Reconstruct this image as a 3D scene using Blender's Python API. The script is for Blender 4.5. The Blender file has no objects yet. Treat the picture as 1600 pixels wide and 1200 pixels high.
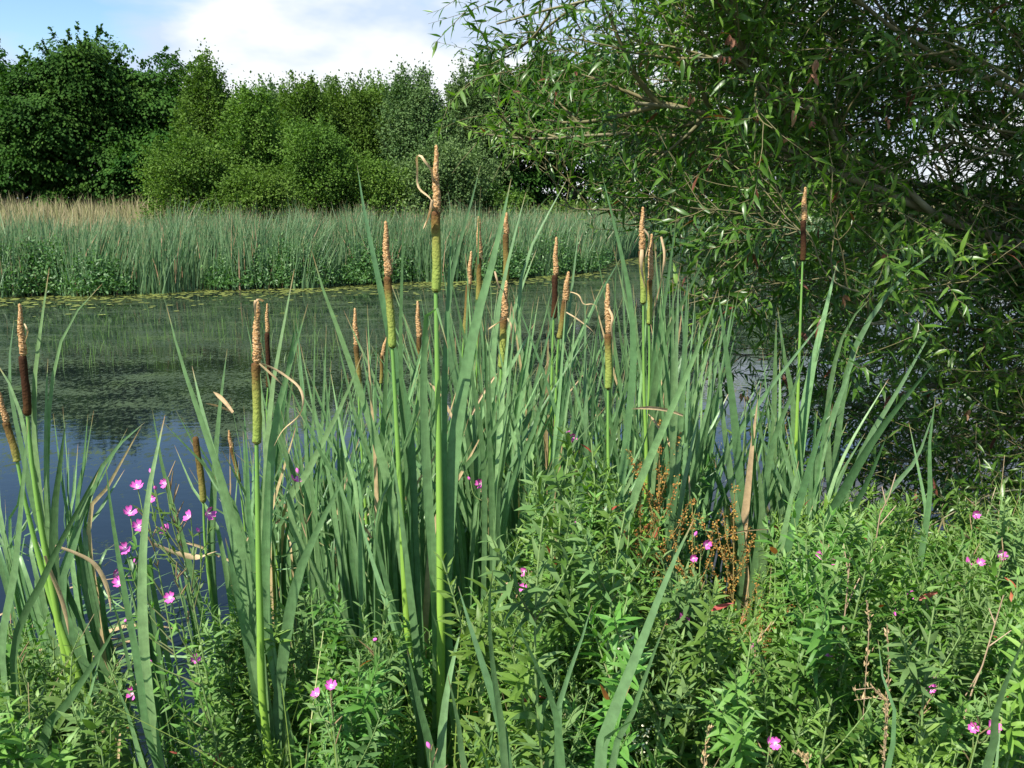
import bpy, math, random
import numpy as np
from mathutils import Vector, Matrix

# ------------------------------------------------------------------ camera, world, sun
SC = bpy.context.scene
COL = SC.collection
F_PX, CAM_H, PITCH = 1450.0, 1.9, math.atan(280 / 1450)
cam_d = bpy.data.cameras.new('camera')
cam = bpy.data.objects.new('camera', cam_d)
COL.objects.link(cam)
cam.location = (0, 0, CAM_H)
cam.rotation_euler = (math.pi / 2 - PITCH, 0, 0)
cam_d.sensor_width = 36
cam_d.lens = F_PX / 1600 * 36
cam_d.clip_start = 0.05
cam_d.clip_end = 2000
SC.camera = cam

SUN_EL, SUN_AZ = math.radians(53), math.radians(-140)   # azimuth from +Y, clockwise (negative: to the left)
sun_dir = Vector((math.sin(SUN_AZ) * math.cos(SUN_EL), math.cos(SUN_AZ) * math.cos(SUN_EL), math.sin(SUN_EL)))
sd = bpy.data.lights.new('sun', 'SUN')
sd.energy = 5.0
sd.angle = math.radians(0.53)
sd.color = (1.0, 0.95, 0.86)
so = bpy.data.objects.new('sun', sd)
COL.objects.link(so)
so.rotation_euler = sun_dir.to_track_quat('Z', 'Y').to_euler()

W = bpy.data.worlds.new('World')
SC.world = W
W.use_nodes = True
nt = W.node_tree
nt.nodes.clear()
N = nt.nodes.new
L = nt.links.new
wo = N('ShaderNodeOutputWorld')
bg = N('ShaderNodeBackground')
sky = N('ShaderNodeTexSky')
sky.sky_type = 'NISHITA'
sky.sun_disc = False
sky.sun_elevation = SUN_EL
sky.sun_rotation = SUN_AZ
sky.air_density = 1.0
sky.dust_density = 0.0
sky.ozone_density = 2.0
bg.inputs['Strength'].default_value = 0.10
tc = N('ShaderNodeTexCoord')
mp = N('ShaderNodeMapping')
mp.inputs['Scale'].default_value = (1.0, 1.0, 2.6)
mp.inputs['Location'].default_value = (3.37, 1.9, 0.35)
L(tc.outputs['Generated'], mp.inputs['Vector'])
nz = N('ShaderNodeTexNoise')
nz.inputs['Scale'].default_value = 3.4
nz.inputs['Detail'].default_value = 9
nz.inputs['Roughness'].default_value = 0.52
nz.inputs['Distortion'].default_value = 0.25
L(mp.outputs[0], nz.inputs['Vector'])
sep = N('ShaderNodeSeparateXYZ')
L(tc.outputs['Generated'], sep.inputs[0])
# cloud cover is thickest low over the trees and thins towards the zenith
mr = N('ShaderNodeMapRange')
mr.inputs['From Min'].default_value = 0.12
mr.inputs['From Max'].default_value = 0.36
mr.inputs['To Min'].default_value = 0.185
mr.inputs['To Max'].default_value = -0.06
L(sep.outputs['Z'], mr.inputs['Value'])
ad = N('ShaderNodeMath')
ad.operation = 'ADD'
L(nz.outputs['Fac'], ad.inputs[0])
L(mr.outputs[0], ad.inputs[1])
# a window of clear sky, up and to the left
dp = N('ShaderNodeVectorMath')
dp.operation = 'DOT_PRODUCT'
dv = Vector((-0.52, 1.0, 0.33)).normalized()
dp.inputs[1].default_value = dv
nm = N('ShaderNodeVectorMath')
nm.operation = 'NORMALIZE'
L(tc.outputs['Generated'], nm.inputs[0])
L(nm.outputs[0], dp.inputs[0])
mr2 = N('ShaderNodeMapRange')
mr2.inputs['From Min'].default_value = 0.978
mr2.inputs['From Max'].default_value = 1.0
mr2.inputs['To Min'].default_value = 0.0
mr2.inputs['To Max'].default_value = -0.24
L(dp.outputs['Value'], mr2.inputs['Value'])
ad2 = N('ShaderNodeMath')
ad2.operation = 'ADD'
L(ad.outputs[0], ad2.inputs[0])
L(mr2.outputs[0], ad2.inputs[1])
cr = N('ShaderNodeValToRGB')
cr.color_ramp.elements[0].position = 0.47
cr.color_ramp.elements[0].color = (0, 0, 0, 1)
cr.color_ramp.elements[1].position = 0.62
cr.color_ramp.elements[1].color = (1, 1, 1, 1)
L(ad2.outputs[0], cr.inputs[0])
# cloud tops white, thicker parts a soft blue grey
nz2 = N('ShaderNodeTexNoise')
nz2.inputs['Scale'].default_value = 4.6
nz2.inputs['Detail'].default_value = 5
mp2 = N('ShaderNodeMapping')
mp2.inputs['Scale'].default_value = (1.0, 1.0, 2.2)
mp2.inputs['Location'].default_value = (0.6, 5.2, 1.1)
L(tc.outputs['Generated'], mp2.inputs['Vector'])
L(mp2.outputs[0], nz2.inputs['Vector'])
cr2 = N('ShaderNodeValToRGB')
cr2.color_ramp.elements[0].position = 0.43
cr2.color_ramp.elements[0].color = (3.8, 4.6, 5.9, 1)
cr2.color_ramp.elements[1].position = 0.54
cr2.color_ramp.elements[1].color = (5.9, 6.1, 6.3, 1)
L(nz2.outputs['Fac'], cr2.inputs[0])
mx = N('ShaderNodeMix')
mx.data_type = 'RGBA'
L(cr.outputs['Color'], mx.inputs['Factor'])
hsv = N('ShaderNodeHueSaturation')
hsv.inputs['Saturation'].default_value = 1.12
hsv.inputs['Value'].default_value = 1.1
L(sky.outputs[0], hsv.inputs['Color'])
L(hsv.outputs[0], mx.inputs['A'])
L(cr2.outputs['Color'], mx.inputs['B'])
L(mx.outputs['Result'], bg.inputs['Color'])
L(bg.outputs[0], wo.inputs[0])

SC.view_settings.view_transform = 'Standard'
SC.view_settings.look = 'None'
SC.view_settings.gamma = 1
SC.view_settings.exposure = 0.82
SC.cycles.max_bounces = 8
SC.cycles.diffuse_bounces = 3
SC.cycles.transmission_bounces = 4
SC.cycles.sample_clamp_indirect = 4.0
SC.cycles.use_denoising = True

rng = np.random.default_rng(7)
random.seed(7)


def P(px, py, Y):
    """world point at depth Y (metres ahead) that lies on the sight line of a pixel"""
    xc, yc = (px - 800) / F_PX, (600 - py) / F_PX
    dy = math.cos(PITCH) + yc * math.sin(PITCH)
    dz = -math.sin(PITCH) + yc * math.cos(PITCH)
    t = Y / dy
    return np.array([xc * t, Y, CAM_H + dz * t])


# ------------------------------------------------------------------ mesh helpers
def unit(v):
    v = np.asarray(v, float)
    return v / np.maximum(np.linalg.norm(v, axis=-1, keepdims=True), 1e-9)


class Geo:
    """collects quads (tris repeat nothing: all faces are quads) with two float attributes"""
    def __init__(s):
        s.v, s.q, s.t, s.r, s.n = [], [], [], [], 0

    def add(s, v, q, t, r):
        v = np.asarray(v, float).reshape(-1, 3)
        s.v.append(v)
        s.q.append(np.asarray(q, int).reshape(-1, 4) + s.n)
        s.t.append(np.broadcast_to(t, (len(v),)).astype(float))
        s.r.append(np.broadcast_to(r, (len(v),)).astype(float))
        s.n += len(v)

    def ribbon(s, path, width, side, fold=0.15, r=0.5, wprof=None):
        """path K,3 base to tip; side K,3; width scalar"""
        K = len(path)
        u = np.linspace(0, 1, K)
        w = width * (wprof if wprof is not None else np.minimum(1, ((1 - u) / 0.30)) ** 0.72 * (0.62 + 0.38 * np.minimum(1, u / 0.45)))
        w = np.maximum(w, 0.0004)
        tan = unit(np.gradient(path, axis=0))
        side = unit(side - (side * tan).sum(1, keepdims=True) * tan)
        nor = np.cross(tan, side)
        l = path - side * w[:, None] / 2
        rr = path + side * w[:, None] / 2
        m = path + nor * w[:, None] * fold
        v = np.stack([l, m, rr], 1).reshape(-1, 3)
        i = np.arange(K - 1) * 3
        q = np.concatenate([np.stack([i, i + 1, i + 4, i + 3], 1), np.stack([i + 1, i + 2, i + 5, i + 4], 1)])
        s.add(v, q, np.repeat(u, 3), r)

    def tube(s, path, rad, sides=7, r=0.5, cap=True, jitter=0.0):
        path = np.asarray(path, float)
        K = len(path)
        rad = np.broadcast_to(rad, (K,)).astype(float)
        tan = unit(np.gradient(path, axis=0))
        ref = np.array([0.0, 1.0, 0.0]) if abs(tan[0][1]) < 0.9 else np.array([1.0, 0, 0])
        a = unit(np.cross(tan, ref))
        b = np.cross(tan, a)
        th = np.arange(sides) * 2 * math.pi / sides
        rr = rad[:, None] * (1 + jitter * rng.normal(size=(K, sides)))
        v = path[:, None] + rr[..., None] * (np.cos(th)[None, :, None] * a[:, None] + np.sin(th)[None, :, None] * b[:, None])
        v = v.reshape(-1, 3)
        i = np.arange(K - 1)[:, None] * sides
        j = np.arange(sides)[None]
        j2 = (j + 1) % sides
        q = np.stack([i + j, i + j2, i + sides + j2, i + sides + j], -1).reshape(-1, 4)
        u = np.repeat(np.linspace(0, 1, K), sides)
        s.add(v, q, u, r)

    def scatter(s, tmpl, pos, d, nrm, scale, r):
        """tmpl=(v,q,t): leaf along +y, face normal +z"""
        tv, tq, tt = tmpl
        pos = np.asarray(pos)
        n = len(pos)
        if n == 0:
            return
        d = unit(d)
        x = unit(np.cross(d, nrm))
        z = np.cross(x, d)
        sc = np.broadcast_to(scale, (n,))[:, None, None]
        v = pos[:, None] + sc * (tv[None, :, 0:1] * x[:, None] + tv[None, :, 1:2] * d[:, None] + tv[None, :, 2:3] * z[:, None])
        q = tq[None] + (np.arange(n) * len(tv))[:, None, None]
        s.add(v.reshape(-1, 3), q.reshape(-1, 4), np.tile(tt, n), np.repeat(np.broadcast_to(r, (n,)), len(tv)))

    def mesh(s, name, mat, origin=(0, 0, 0), smooth=True):
        me = bpy.data.meshes.new(name)
        v = np.concatenate(s.v) - np.asarray(origin)
        q = np.concatenate(s.q)
        me.vertices.add(len(v))
        me.vertices.foreach_set('co', v.astype(np.float32).ravel())
        me.loops.add(q.size)
        me.loops.foreach_set('vertex_index', q.astype(np.int32).ravel())
        me.polygons.add(len(q))
        me.polygons.foreach_set('loop_start', (np.arange(len(q)) * 4).astype(np.int32))
        me.polygons.foreach_set('use_smooth', np.full(len(q), smooth))
        for nme, arr in (('along', s.t), ('rnd', s.r)):
            at = me.attributes.new(nme, 'FLOAT', 'POINT')
            at.data.foreach_set('value', np.concatenate(arr).astype(np.float32))
        me.update(calc_edges=True)
        me.materials.append(mat)
        return me


def link(name, me, parent=None, loc=None):
    o = bpy.data.objects.new(name, me)
    COL.objects.link(o)
    if parent is not None:
        o.parent = parent
    if loc is not None:
        o.location = loc
    return o


def tag(o, label=None, cat=None, group=None, kind=None):
    if label:
        o['label'] = label
    if cat:
        o['category'] = cat
    if group:
        o['group'] = group
    if kind:
        o['kind'] = kind
    return o


def thing(name, loc, label, cat, group=None):
    o = bpy.data.objects.new(name, None)
    o.empty_display_size = 0.1
    COL.objects.link(o)
    o.location = loc
    return tag(o, label, cat, group)


def part(name, geo, mat, root):
    return link(name, geo.mesh(name, mat, origin=np.array(root.location)), root)


def leaf_tmpl(w, fold, bend, st=(0, .12, .35, .62, .85, 1), prof=(.12, .6, 1, .85, .42, .02), twist=0.0):
    u = np.array(st)
    hw = np.array(prof) * w / 2
    z = -bend * u ** 2
    y = u * (1 - 0.25 * bend * u)
    ang = twist * u
    l = np.stack([-hw * np.cos(ang), y, z + fold * hw - hw * np.sin(ang)], 1)
    m = np.stack([0 * u, y, z], 1)
    r = np.stack([hw * np.cos(ang), y, z + fold * hw + hw * np.sin(ang)], 1)
    v = np.stack([l, m, r], 1).reshape(-1, 3)
    i = np.arange(len(u) - 1) * 3
    q = np.concatenate([np.stack([i, i + 1, i + 4, i + 3], 1), np.stack([i + 1, i + 2, i + 5, i + 4], 1)])
    return v, q, np.repeat(u, 3)


def smooth_path(pts, K):
    """Catmull-Rom through pts, resampled to K points by arc length"""
    p = np.asarray(pts, float)
    p = np.vstack([2 * p[0] - p[1], p, 2 * p[-1] - p[-2]])
    out = []
    for i in range(1, len(p) - 2):
        for t in np.linspace(0, 1, 12, endpoint=False):
            out.append(0.5 * ((2 * p[i]) + (-p[i - 1] + p[i + 1]) * t + (2 * p[i - 1] - 5 * p[i] + 4 * p[i + 1] - p[i + 2]) * t * t + (-p[i - 1] + 3 * p[i] - 3 * p[i + 1] + p[i + 2]) * t ** 3))
    out.append(p[-2])
    out = np.array(out)
    s = np.concatenate([[0], np.cumsum(np.linalg.norm(np.diff(out, axis=0), axis=1))])
    q = np.linspace(0, s[-1], K)
    return np.stack([np.interp(q, s, out[:, k]) for k in range(3)], 1)


# ------------------------------------------------------------------ materials
def new_mat(name):
    m = bpy.data.materials.new(name)
    m.use_nodes = True
    m.node_tree.nodes.clear()
    return m, m.node_tree.nodes.new, m.node_tree.links.new


def ramp(N_, stops):
    c = N_('ShaderNodeValToRGB')
    e = c.color_ramp.elements
    while len(e) < len(stops):
        e.new(0.5)
    for k, (p, col) in enumerate(stops):
        e[k].position = p
        e[k].color = (*col, 1)
    return c


def leaf_mat(name, c0, c1, c2=None, base=None, tip=None, tip_at=0.93, rough=0.5, spec=0.5, trans=0.3, tcol=None, veins=0.0, objvar=0.25, dead=None, dead_p=0.0, spots=0.0):
    """colour varies per leaf (rnd) and per plant (object random); optional withered tip"""
    m, N_, L_ = new_mat(name)
    out = N_('ShaderNodeOutputMaterial')
    at = N_('ShaderNodeAttribute')
    at.attribute_name = 'rnd'
    stops = [(0.0, c0), (1.0 if c2 is None else 0.55, c1)]
    if c2 is not None:
        stops.append((1.0, c2))
    if dead is not None:
        lst = stops[-1][1]
        stops[-1] = (1.0 - dead_p - 0.004, lst)
        stops.append((1.0 - dead_p, dead))
    rp = ramp(N_, stops)
    L_(at.outputs['Fac'], rp.inputs[0])
    col = rp.outputs['Color']
    oi = N_('ShaderNodeObjectInfo')
    hs = N_('ShaderNodeHueSaturation')
    m1 = N_('ShaderNodeMapRange')
    m1.inputs['To Min'].default_value = 1 - objvar
    m1.inputs['To Max'].default_value = 1 + objvar
    L_(oi.outputs['Random'], m1.inputs['Value'])
    L_(m1.outputs[0], hs.inputs['Value'])
    mh = N_('ShaderNodeMath')
    mh.operation = 'MULTIPLY'
    mh.inputs[1].default_value = 7.31
    L_(oi.outputs['Random'], mh.inputs[0])
    mf = N_('ShaderNodeMath')
    mf.operation = 'FRACT'
    L_(mh.outputs[0], mf.inputs[0])
    m4 = N_('ShaderNodeMapRange')
    m4.inputs['To Min'].default_value = 0.5 - 0.09 * objvar
    m4.inputs['To Max'].default_value = 0.5 + 0.015 * objvar
    L_(mf.outputs[0], m4.inputs['Value'])
    L_(m4.outputs[0], hs.inputs['Hue'])
    L_(col, hs.inputs['Color'])
    col = hs.outputs[0]
    geo = N_('ShaderNodeNewGeometry')
    if spots > 0:
        ns = N_('ShaderNodeTexNoise')
        ns.inputs['Scale'].default_value = 60
        ns.inputs['Detail'].default_value = 4
        L_(geo.outputs['Position'], ns.inputs['Vector'])
        mr_ = N_('ShaderNodeMapRange')
        mr_.inputs['From Min'].default_value = 0.3
        mr_.inputs['From Max'].default_value = 0.7
        mr_.inputs['To Min'].default_value = 1 - spots
        mr_.inputs['To Max'].default_value = 1 + spots
        L_(ns.outputs['Fac'], mr_.inputs['Value'])
        h2 = N_('ShaderNodeHueSaturation')
        L_(mr_.outputs[0], h2.inputs['Value'])
        L_(col, h2.inputs['Color'])
        col = h2.outputs[0]
    if base is not None:
        ta = N_('ShaderNodeAttribute')
        ta.attribute_name = 'along'
        mr_ = N_('ShaderNodeMapRange')
        mr_.inputs['From Min'].default_value = 0.02
        mr_.inputs['From Max'].default_value = 0.42
        mr_.inputs['To Min'].default_value = 0.85
        mr_.inputs['To Max'].default_value = 0.0
        L_(ta.outputs['Fac'], mr_.inputs['Value'])
        mix = N_('ShaderNodeMix')
        mix.data_type = 'RGBA'
        mix.inputs['B'].default_value = (*base, 1)
        L_(mr_.outputs[0], mix.inputs['Factor'])
        L_(col, mix.inputs['A'])
        col = mix.outputs['Result']
    if tip is not None:
        ta = N_('ShaderNodeAttribute')
        ta.attribute_name = 'along'
        ma = N_('ShaderNodeMath')
        ma.operation = 'MULTIPLY_ADD'
        ma.inputs[1].default_value = 0.03
        L_(at.outputs['Fac'], ma.inputs[0])
        L_(ta.outputs['Fac'], ma.inputs[2])
        mr_ = N_('ShaderNodeMapRange')
        mr_.inputs['From Min'].default_value = tip_at + 0.005
        mr_.inputs['From Max'].default_value = tip_at + 0.035
        L_(ma.outputs[0], mr_.inputs['Value'])
        mix = N_('ShaderNodeMix')
        mix.data_type = 'RGBA'
        mix.inputs['B'].default_value = (*tip, 1)
        L_(mr_.outputs[0], mix.inputs['Factor'])
        L_(col, mix.inputs['A'])
        col = mix.outputs['Result']
    pb = N_('ShaderNodeBsdfPrincipled')
    pb.inputs['Roughness'].default_value = rough
    pb.inputs['Specular IOR Level'].default_value = spec
    L_(col, pb.inputs['Base Color'])
    if veins > 0:
        nb = N_('ShaderNodeTexNoise')
        nb.inputs['Scale'].default_value = 220
        nb.inputs['Detail'].default_value = 2
        mpn = N_('ShaderNodeMapping')
        mpn.inputs['Scale'].default_value = (1, 1, 0.03)
        L_(geo.outputs['Position'], mpn.inputs['Vector'])
        L_(mpn.outputs[0], nb.inputs['Vector'])
        bm = N_('ShaderNodeBump')
        bm.inputs['Strength'].default_value = veins
        bm.inputs['Distance'].default_value = 0.002
        L_(nb.outputs['Fac'], bm.inputs['Height'])
        L_(bm.outputs[0], pb.inputs['Normal'])
    tr = N_('ShaderNodeBsdfTranslucent')
    if tcol is None:
        tcol = (1.2, 1.5, 0.5)
    tm = N_('ShaderNodeMix')
    tm.data_type = 'RGBA'
    tm.blend_type = 'MULTIPLY'
    tm.inputs['Factor'].default_value = 1
    tm.inputs['B'].default_value = (*tcol, 1)
    L_(col, tm.inputs['A'])
    L_(tm.outputs['Result'], tr.inputs['Color'])
    ms = N_('ShaderNodeMixShader')
    ms.inputs[0].default_value = trans
    L_(pb.outputs[0], ms.inputs[1])
    L_(tr.outputs[0], ms.inputs[2])
    L_(ms.outputs[0], out.inputs[0])
    return m


def plain_mat(name, stops, scale=30, rough=0.7, spec=0.3, bump=0.0, along=False, stretch=(1, 1, 1), nscale=None, mixn=0.32):
    m, N_, L_ = new_mat(name)
    out = N_('ShaderNodeOutputMaterial')
    pb = N_('ShaderNodeBsdfPrincipled')
    pb.inputs['Roughness'].default_value = rough
    pb.inputs['Specular IOR Level'].default_value = spec
    tc_ = N_('ShaderNodeTexCoord')
    mp_ = N_('ShaderNodeMapping')
    mp_.inputs['Scale'].default_value = stretch
    L_(tc_.outputs['Object'], mp_.inputs['Vector'])
    nz_ = N_('ShaderNodeTexNoise')
    nz_.inputs['Scale'].default_value = scale
    nz_.inputs['Detail'].default_value = 5
    L_(mp_.outputs[0], nz_.inputs['Vector'])
    rp = ramp(N_, stops)
    if along:
        a = N_('ShaderNodeAttribute')
        a.attribute_name = 'along'
        mm = N_('ShaderNodeMath')
        mm.operation = 'MULTIPLY_ADD'
        mm.inputs[1].default_value = mixn
        mm.inputs[2].default_value = -mixn / 2
        L_(nz_.outputs['Fac'], mm.inputs[0])
        m2 = N_('ShaderNodeMath')
        m2.operation = 'ADD'
        L_(mm.outputs[0], m2.inputs[0])
        L_(a.outputs['Fac'], m2.inputs[1])
        L_(m2.outputs[0], rp.inputs[0])
    else:
        L_(nz_.outputs['Fac'], rp.inputs[0])
    L_(rp.outputs[0], pb.inputs['Base Color'])
    if bump:
        bm = N_('ShaderNodeBump')
        bm.inputs['Strength'].default_value = bump
        bm.inputs['Distance'].default_value = 0.004
        L_(nz_.outputs['Fac'], bm.inputs['Height'])
        L_(bm.outputs[0], pb.inputs['Normal'])
    L_(pb.outputs[0], out.inputs[0])
    return m


M = {}
M['cattail_leaf'] = leaf_mat('cattail_leaf', (0.085, 0.185, 0.070), (0.14, 0.265, 0.105), (0.205, 0.35, 0.145), tip=(0.45, 0.28, 0.14), tip_at=0.982,
                             base=(0.24, 0.38, 0.07), rough=0.42, spec=0.5, trans=0.26, tcol=(0.9, 1.35, 0.55), veins=0.35, objvar=0.18, dead=(0.56, 0.42, 0.22), dead_p=0.045, spots=0.2)
M['straw'] = leaf_mat('straw', (0.52, 0.38, 0.19), (0.62, 0.47, 0.26), rough=0.7, trans=0.25, tcol=(1, 0.9, 0.7), objvar=0.12, spots=0.2)
M['cattail_stem'] = plain_mat('cattail_stem', [(0.0, (0.16, 0.30, 0.05)), (0.5, (0.26, 0.44, 0.06)), (1.0, (0.16, 0.33, 0.07))], scale=6, rough=0.4, spec=0.5, along=True)
M['head_green'] = plain_mat('head_green', [(0.0, (0.12, 0.075, 0.02)), (0.05, (0.24, 0.33, 0.07)), (0.60, (0.26, 0.28, 0.065)), (0.85, (0.17, 0.11, 0.035)), (1.0, (0.11, 0.055, 0.025))], scale=190, rough=0.95, spec=0.05, bump=0.8, along=True)
M['head_olive'] = plain_mat('head_olive', [(0.0, (0.24, 0.24, 0.06)), (0.5, (0.19, 0.14, 0.04)), (1.0, (0.11, 0.06, 0.025))], scale=190, rough=0.95, spec=0.05, bump=0.8, along=True)
M['head_dark'] = plain_mat('head_dark', [(0.0, (0.075, 0.04, 0.016)), (0.5, (0.045, 0.022, 0.012)), (1.0, (0.055, 0.027, 0.015))], scale=190, rough=0.95, spec=0.05, bump=0.8, along=True)
M['pollen'] = plain_mat('pollen', [(0.32, (0.20, 0.09, 0.03)), (0.46, (0.44, 0.25, 0.10)), (0.65, (0.66, 0.46, 0.25))], scale=330, rough=0.9, spec=0.1, bump=0.6)
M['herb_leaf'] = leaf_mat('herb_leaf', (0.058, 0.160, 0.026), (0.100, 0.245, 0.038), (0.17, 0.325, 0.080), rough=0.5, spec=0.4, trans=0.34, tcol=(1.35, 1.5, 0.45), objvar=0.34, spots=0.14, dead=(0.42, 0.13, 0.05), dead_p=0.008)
M['herb_stem'] = plain_mat('herb_stem', [(0.0, (0.16, 0.15, 0.07)), (0.5, (0.15, 0.24, 0.07)), (1.0, (0.20, 0.30, 0.10))], scale=8, rough=0.6, along=True)
M['petal'] = plain_mat('petal', [(0.0, (0.85, 0.70, 0.80)), (0.18, (0.78, 0.34, 0.62)), (0.42, (0.68, 0.15, 0.48)), (1.0, (0.60, 0.10, 0.40))], scale=160, rough=0.7, spec=0.1, along=True)
M['stigma'] = plain_mat('stigma', [(0.3, (0.75, 0.72, 0.6)), (0.7, (0.85, 0.82, 0.7))], rough=0.7)
M['pod'] = plain_mat('pod', [(0.3, (0.26, 0.13, 0.09)), (0.7, (0.25, 0.24, 0.09))], scale=20, rough=0.6)
M['willow_leaf'] = leaf_mat('willow_leaf', (0.045, 0.11, 0.014), (0.085, 0.18, 0.022), (0.16, 0.275, 0.036), rough=0.36, spec=0.5, trans=0.30, tcol=(1.3, 1.7, 0.4), objvar=0.0, dead=(0.16, 0.055, 0.03), dead_p=0.012, spots=0.15)
M['willow_bark'] = plain_mat('willow_bark', [(0.3, (0.14, 0.12, 0.07)), (0.6, (0.26, 0.24, 0.14)), (0.8, (0.36, 0.34, 0.22))], scale=14, rough=0.8, bump=0.5)
M['twig'] = plain_mat('twig', [(0.3, (0.10, 0.10, 0.04)), (0.7, (0.20, 0.17, 0.08))], scale=6, rough=0.6)
M['withered'] = leaf_mat('withered', (0.28, 0.12, 0.06), (0.46, 0.26, 0.13), rough=0.7, trans=0.2, tcol=(1, .8, .6))
M['tree_dark'] = leaf_mat('tree_dark', (0.022, 0.070, 0.012), (0.038, 0.105, 0.016), (0.078, 0.165, 0.028), rough=0.7, spec=0.08, trans=0.25, tcol=(1.2, 1.5, 0.4), objvar=0.1)
M['tree_mid'] = leaf_mat('tree_mid', (0.060, 0.125, 0.022), (0.095, 0.18, 0.030), (0.14, 0.235, 0.048), rough=0.7, spec=0.08, trans=0.28, tcol=(1.2, 1.4, 0.4), objvar=0.12)
M['tree_pale'] = leaf_mat('tree_pale', (0.075, 0.14, 0.045), (0.11, 0.185, 0.062), (0.15, 0.23, 0.085), rough=0.7, spec=0.08, trans=0.25, tcol=(1.1, 1.3, 0.6), objvar=0.15)
M['tree_bark'] = plain_mat('tree_bark', [(0.3, (0.08, 0.065, 0.045)), (0.7, (0.20, 0.17, 0.12))], scale=4, rough=0.9)
M['reed_far'] = leaf_mat('reed_far', (0.06, 0.155, 0.065), (0.10, 0.21, 0.09), (0.155, 0.28, 0.12), tip=(0.36, 0.30, 0.16), tip_at=0.95, rough=0.5, trans=0.22, tcol=(1, 1.3, .5), dead=(0.42, 0.30, 0.16), dead_p=0.03)
M['bank_herb'] = leaf_mat('bank_herb', (0.04, 0.11, 0.03), (0.065, 0.16, 0.04), (0.10, 0.21, 0.05), rough=0.5, trans=0.28, objvar=0.2)
M['meadow'] = leaf_mat('meadow', (0.22, 0.26, 0.10), (0.38, 0.37, 0.18), (0.46, 0.40, 0.24), rough=0.8, spec=0.1, trans=0.25, tcol=(1, 1, .6))
M['dock'] = leaf_mat('dock', (0.33, 0.14, 0.035), (0.40, 0.21, 0.05), (0.32, 0.27, 0.06), rough=0.7, spec=0.2, trans=0.2, tcol=(1, .9, .5))
M['dock_stem'] = plain_mat('dock_stem', [(0.3, (0.20, 0.15, 0.05)), (0.7, (0.26, 0.22, 0.07))], scale=15, rough=0.8)
M['dry_stalk'] = plain_mat('dry_stalk', [(0.3, (0.30, 0.21, 0.13)), (0.7, (0.48, 0.36, 0.24))], scale=15, rough=0.8)
M['pond_grass'] = leaf_mat('pond_grass', (0.07, 0.14, 0.035), (0.11, 0.20, 0.05), rough=0.5, trans=0.25)
M['cream'] = leaf_mat('cream', (0.60, 0.60, 0.40), (0.75, 0.72, 0.52), rough=0.8, trans=0.2, tcol=(1, 1, .9))
M['soil'] = plain_mat('soil', [(0.3, (0.022, 0.022, 0.012)), (0.5, (0.04, 0.05, 0.02)), (0.7, (0.06, 0.085, 0.03))], scale=3, rough=0.95, bump=0.4)


# ------------------------------------------------------------------ ground and water
def s_near(x):
    x = np.asarray(x, float)
    return np.where(x > 0, 2.45 + 0.62 * x, 2.45 + 0.10 * x) + 0.08 * np.sin(x * 3.1)


def s_far(x):
    x = np.asarray(x, float)
    xs = [-60, -30, -18, -11.0, -6.0, -1.0, 1.0, 2.2, 3.0, 4.2, 7.0, 12, 20, 30, 60]
    ys = [14, 16, 17.5, 19.3, 21.5, 24.0, 25.5, 27.0, 31.0, 34.0, 36.5, 38, 39, 30, 10]
    return np.interp(x, xs, ys) + 0.25 * np.sin(x * 1.7) + 0.15 * np.sin(x * 4.3)


def sstep(t):
    t = np.clip(t, 0, 1)
    return t * t * (3 - 2 * t)


def ground_z(x, y):
    a = s_near(x) - y
    b = y - s_far(x)
    d = np.maximum(a, b)
    z = -0.45 + 0.45 * sstep((d + 0.8) / 0.8) + 0.27 * sstep(d / 0.45)
    z = z + np.where(b > 0, 1.15 * sstep((b - 2) / 20) + 0.004 * np.maximum(b - 24, 0), 0)
    z = z + 0.02 * np.sin(x * 5.1 + 1) * np.sin(y * 4.3)
    return z


def axis(lo, hi, dense_lo, dense_hi, step, grow=1.18):
    a = list(np.arange(dense_lo, dense_hi + 1e-6, step))
    s = step
    while a[-1] < hi:
        s *= grow
        a.append(a[-1] + s)
    s = step
    while a[0] > lo:
        s *= grow
        a.insert(0, a[0] - s)
    return np.array(a)


gx = axis(-500, 500, -14, 14, 0.25, 1.15)
gy = np.concatenate([axis(-60, 6, -1, 6, 0.12, 1.2), np.arange(6.5, 17, 0.8), axis(17.2, 900, 17.3, 42, 0.3, 1.15)])
gy = np.unique(np.round(gy, 4))
gy = gy[np.insert(np.diff(gy) > 0.02, 0, True)]
X, Y_ = np.meshgrid(gx, gy)
g = Geo()
nx, ny = len(gx), len(gy)
i = np.arange(nx - 1)[None] + np.arange(ny - 1)[:, None] * nx
g.add(np.stack([X, Y_, ground_z(X, Y_)], -1), np.stack([i, i + 1, i + nx + 1, i + nx], -1), 0, 0)
tag(link('ground', g.mesh('ground', M['soil'])), kind='structure')

# water: clear and dark near, a skin of duckweed further out
m, N_, L_ = new_mat('pond_water')
out = N_('ShaderNodeOutputMaterial')
geo = N_('ShaderNodeNewGeometry')
sp = N_('ShaderNodeSeparateXYZ')
L_(geo.outputs['Position'], sp.inputs[0])
wat = N_('ShaderNodeBsdfPrincipled')
wat.inputs['Base Color'].default_value = (0.006, 0.009, 0.010, 1)
wat.inputs['Roughness'].default_value = 0.03
wat.inputs['IOR'].default_value = 1.333
wn = N_('ShaderNodeTexNoise')
wn.inputs['Scale'].default_value = 5.0
wn.inputs['Detail'].default_value = 3
wm = N_('ShaderNodeMapping')
wm.inputs['Scale'].default_value = (1, 1.6, 1)
L_(geo.outputs['Position'], wm.inputs['Vector'])
L_(wm.outputs[0], wn.inputs['Vector'])
wb = N_('ShaderNodeBump')
wb.inputs['Strength'].default_value = 0.045
wb.inputs['Distance'].default_value = 0.02
L_(wn.outputs['Fac'], wb.inputs['Height'])
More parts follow.
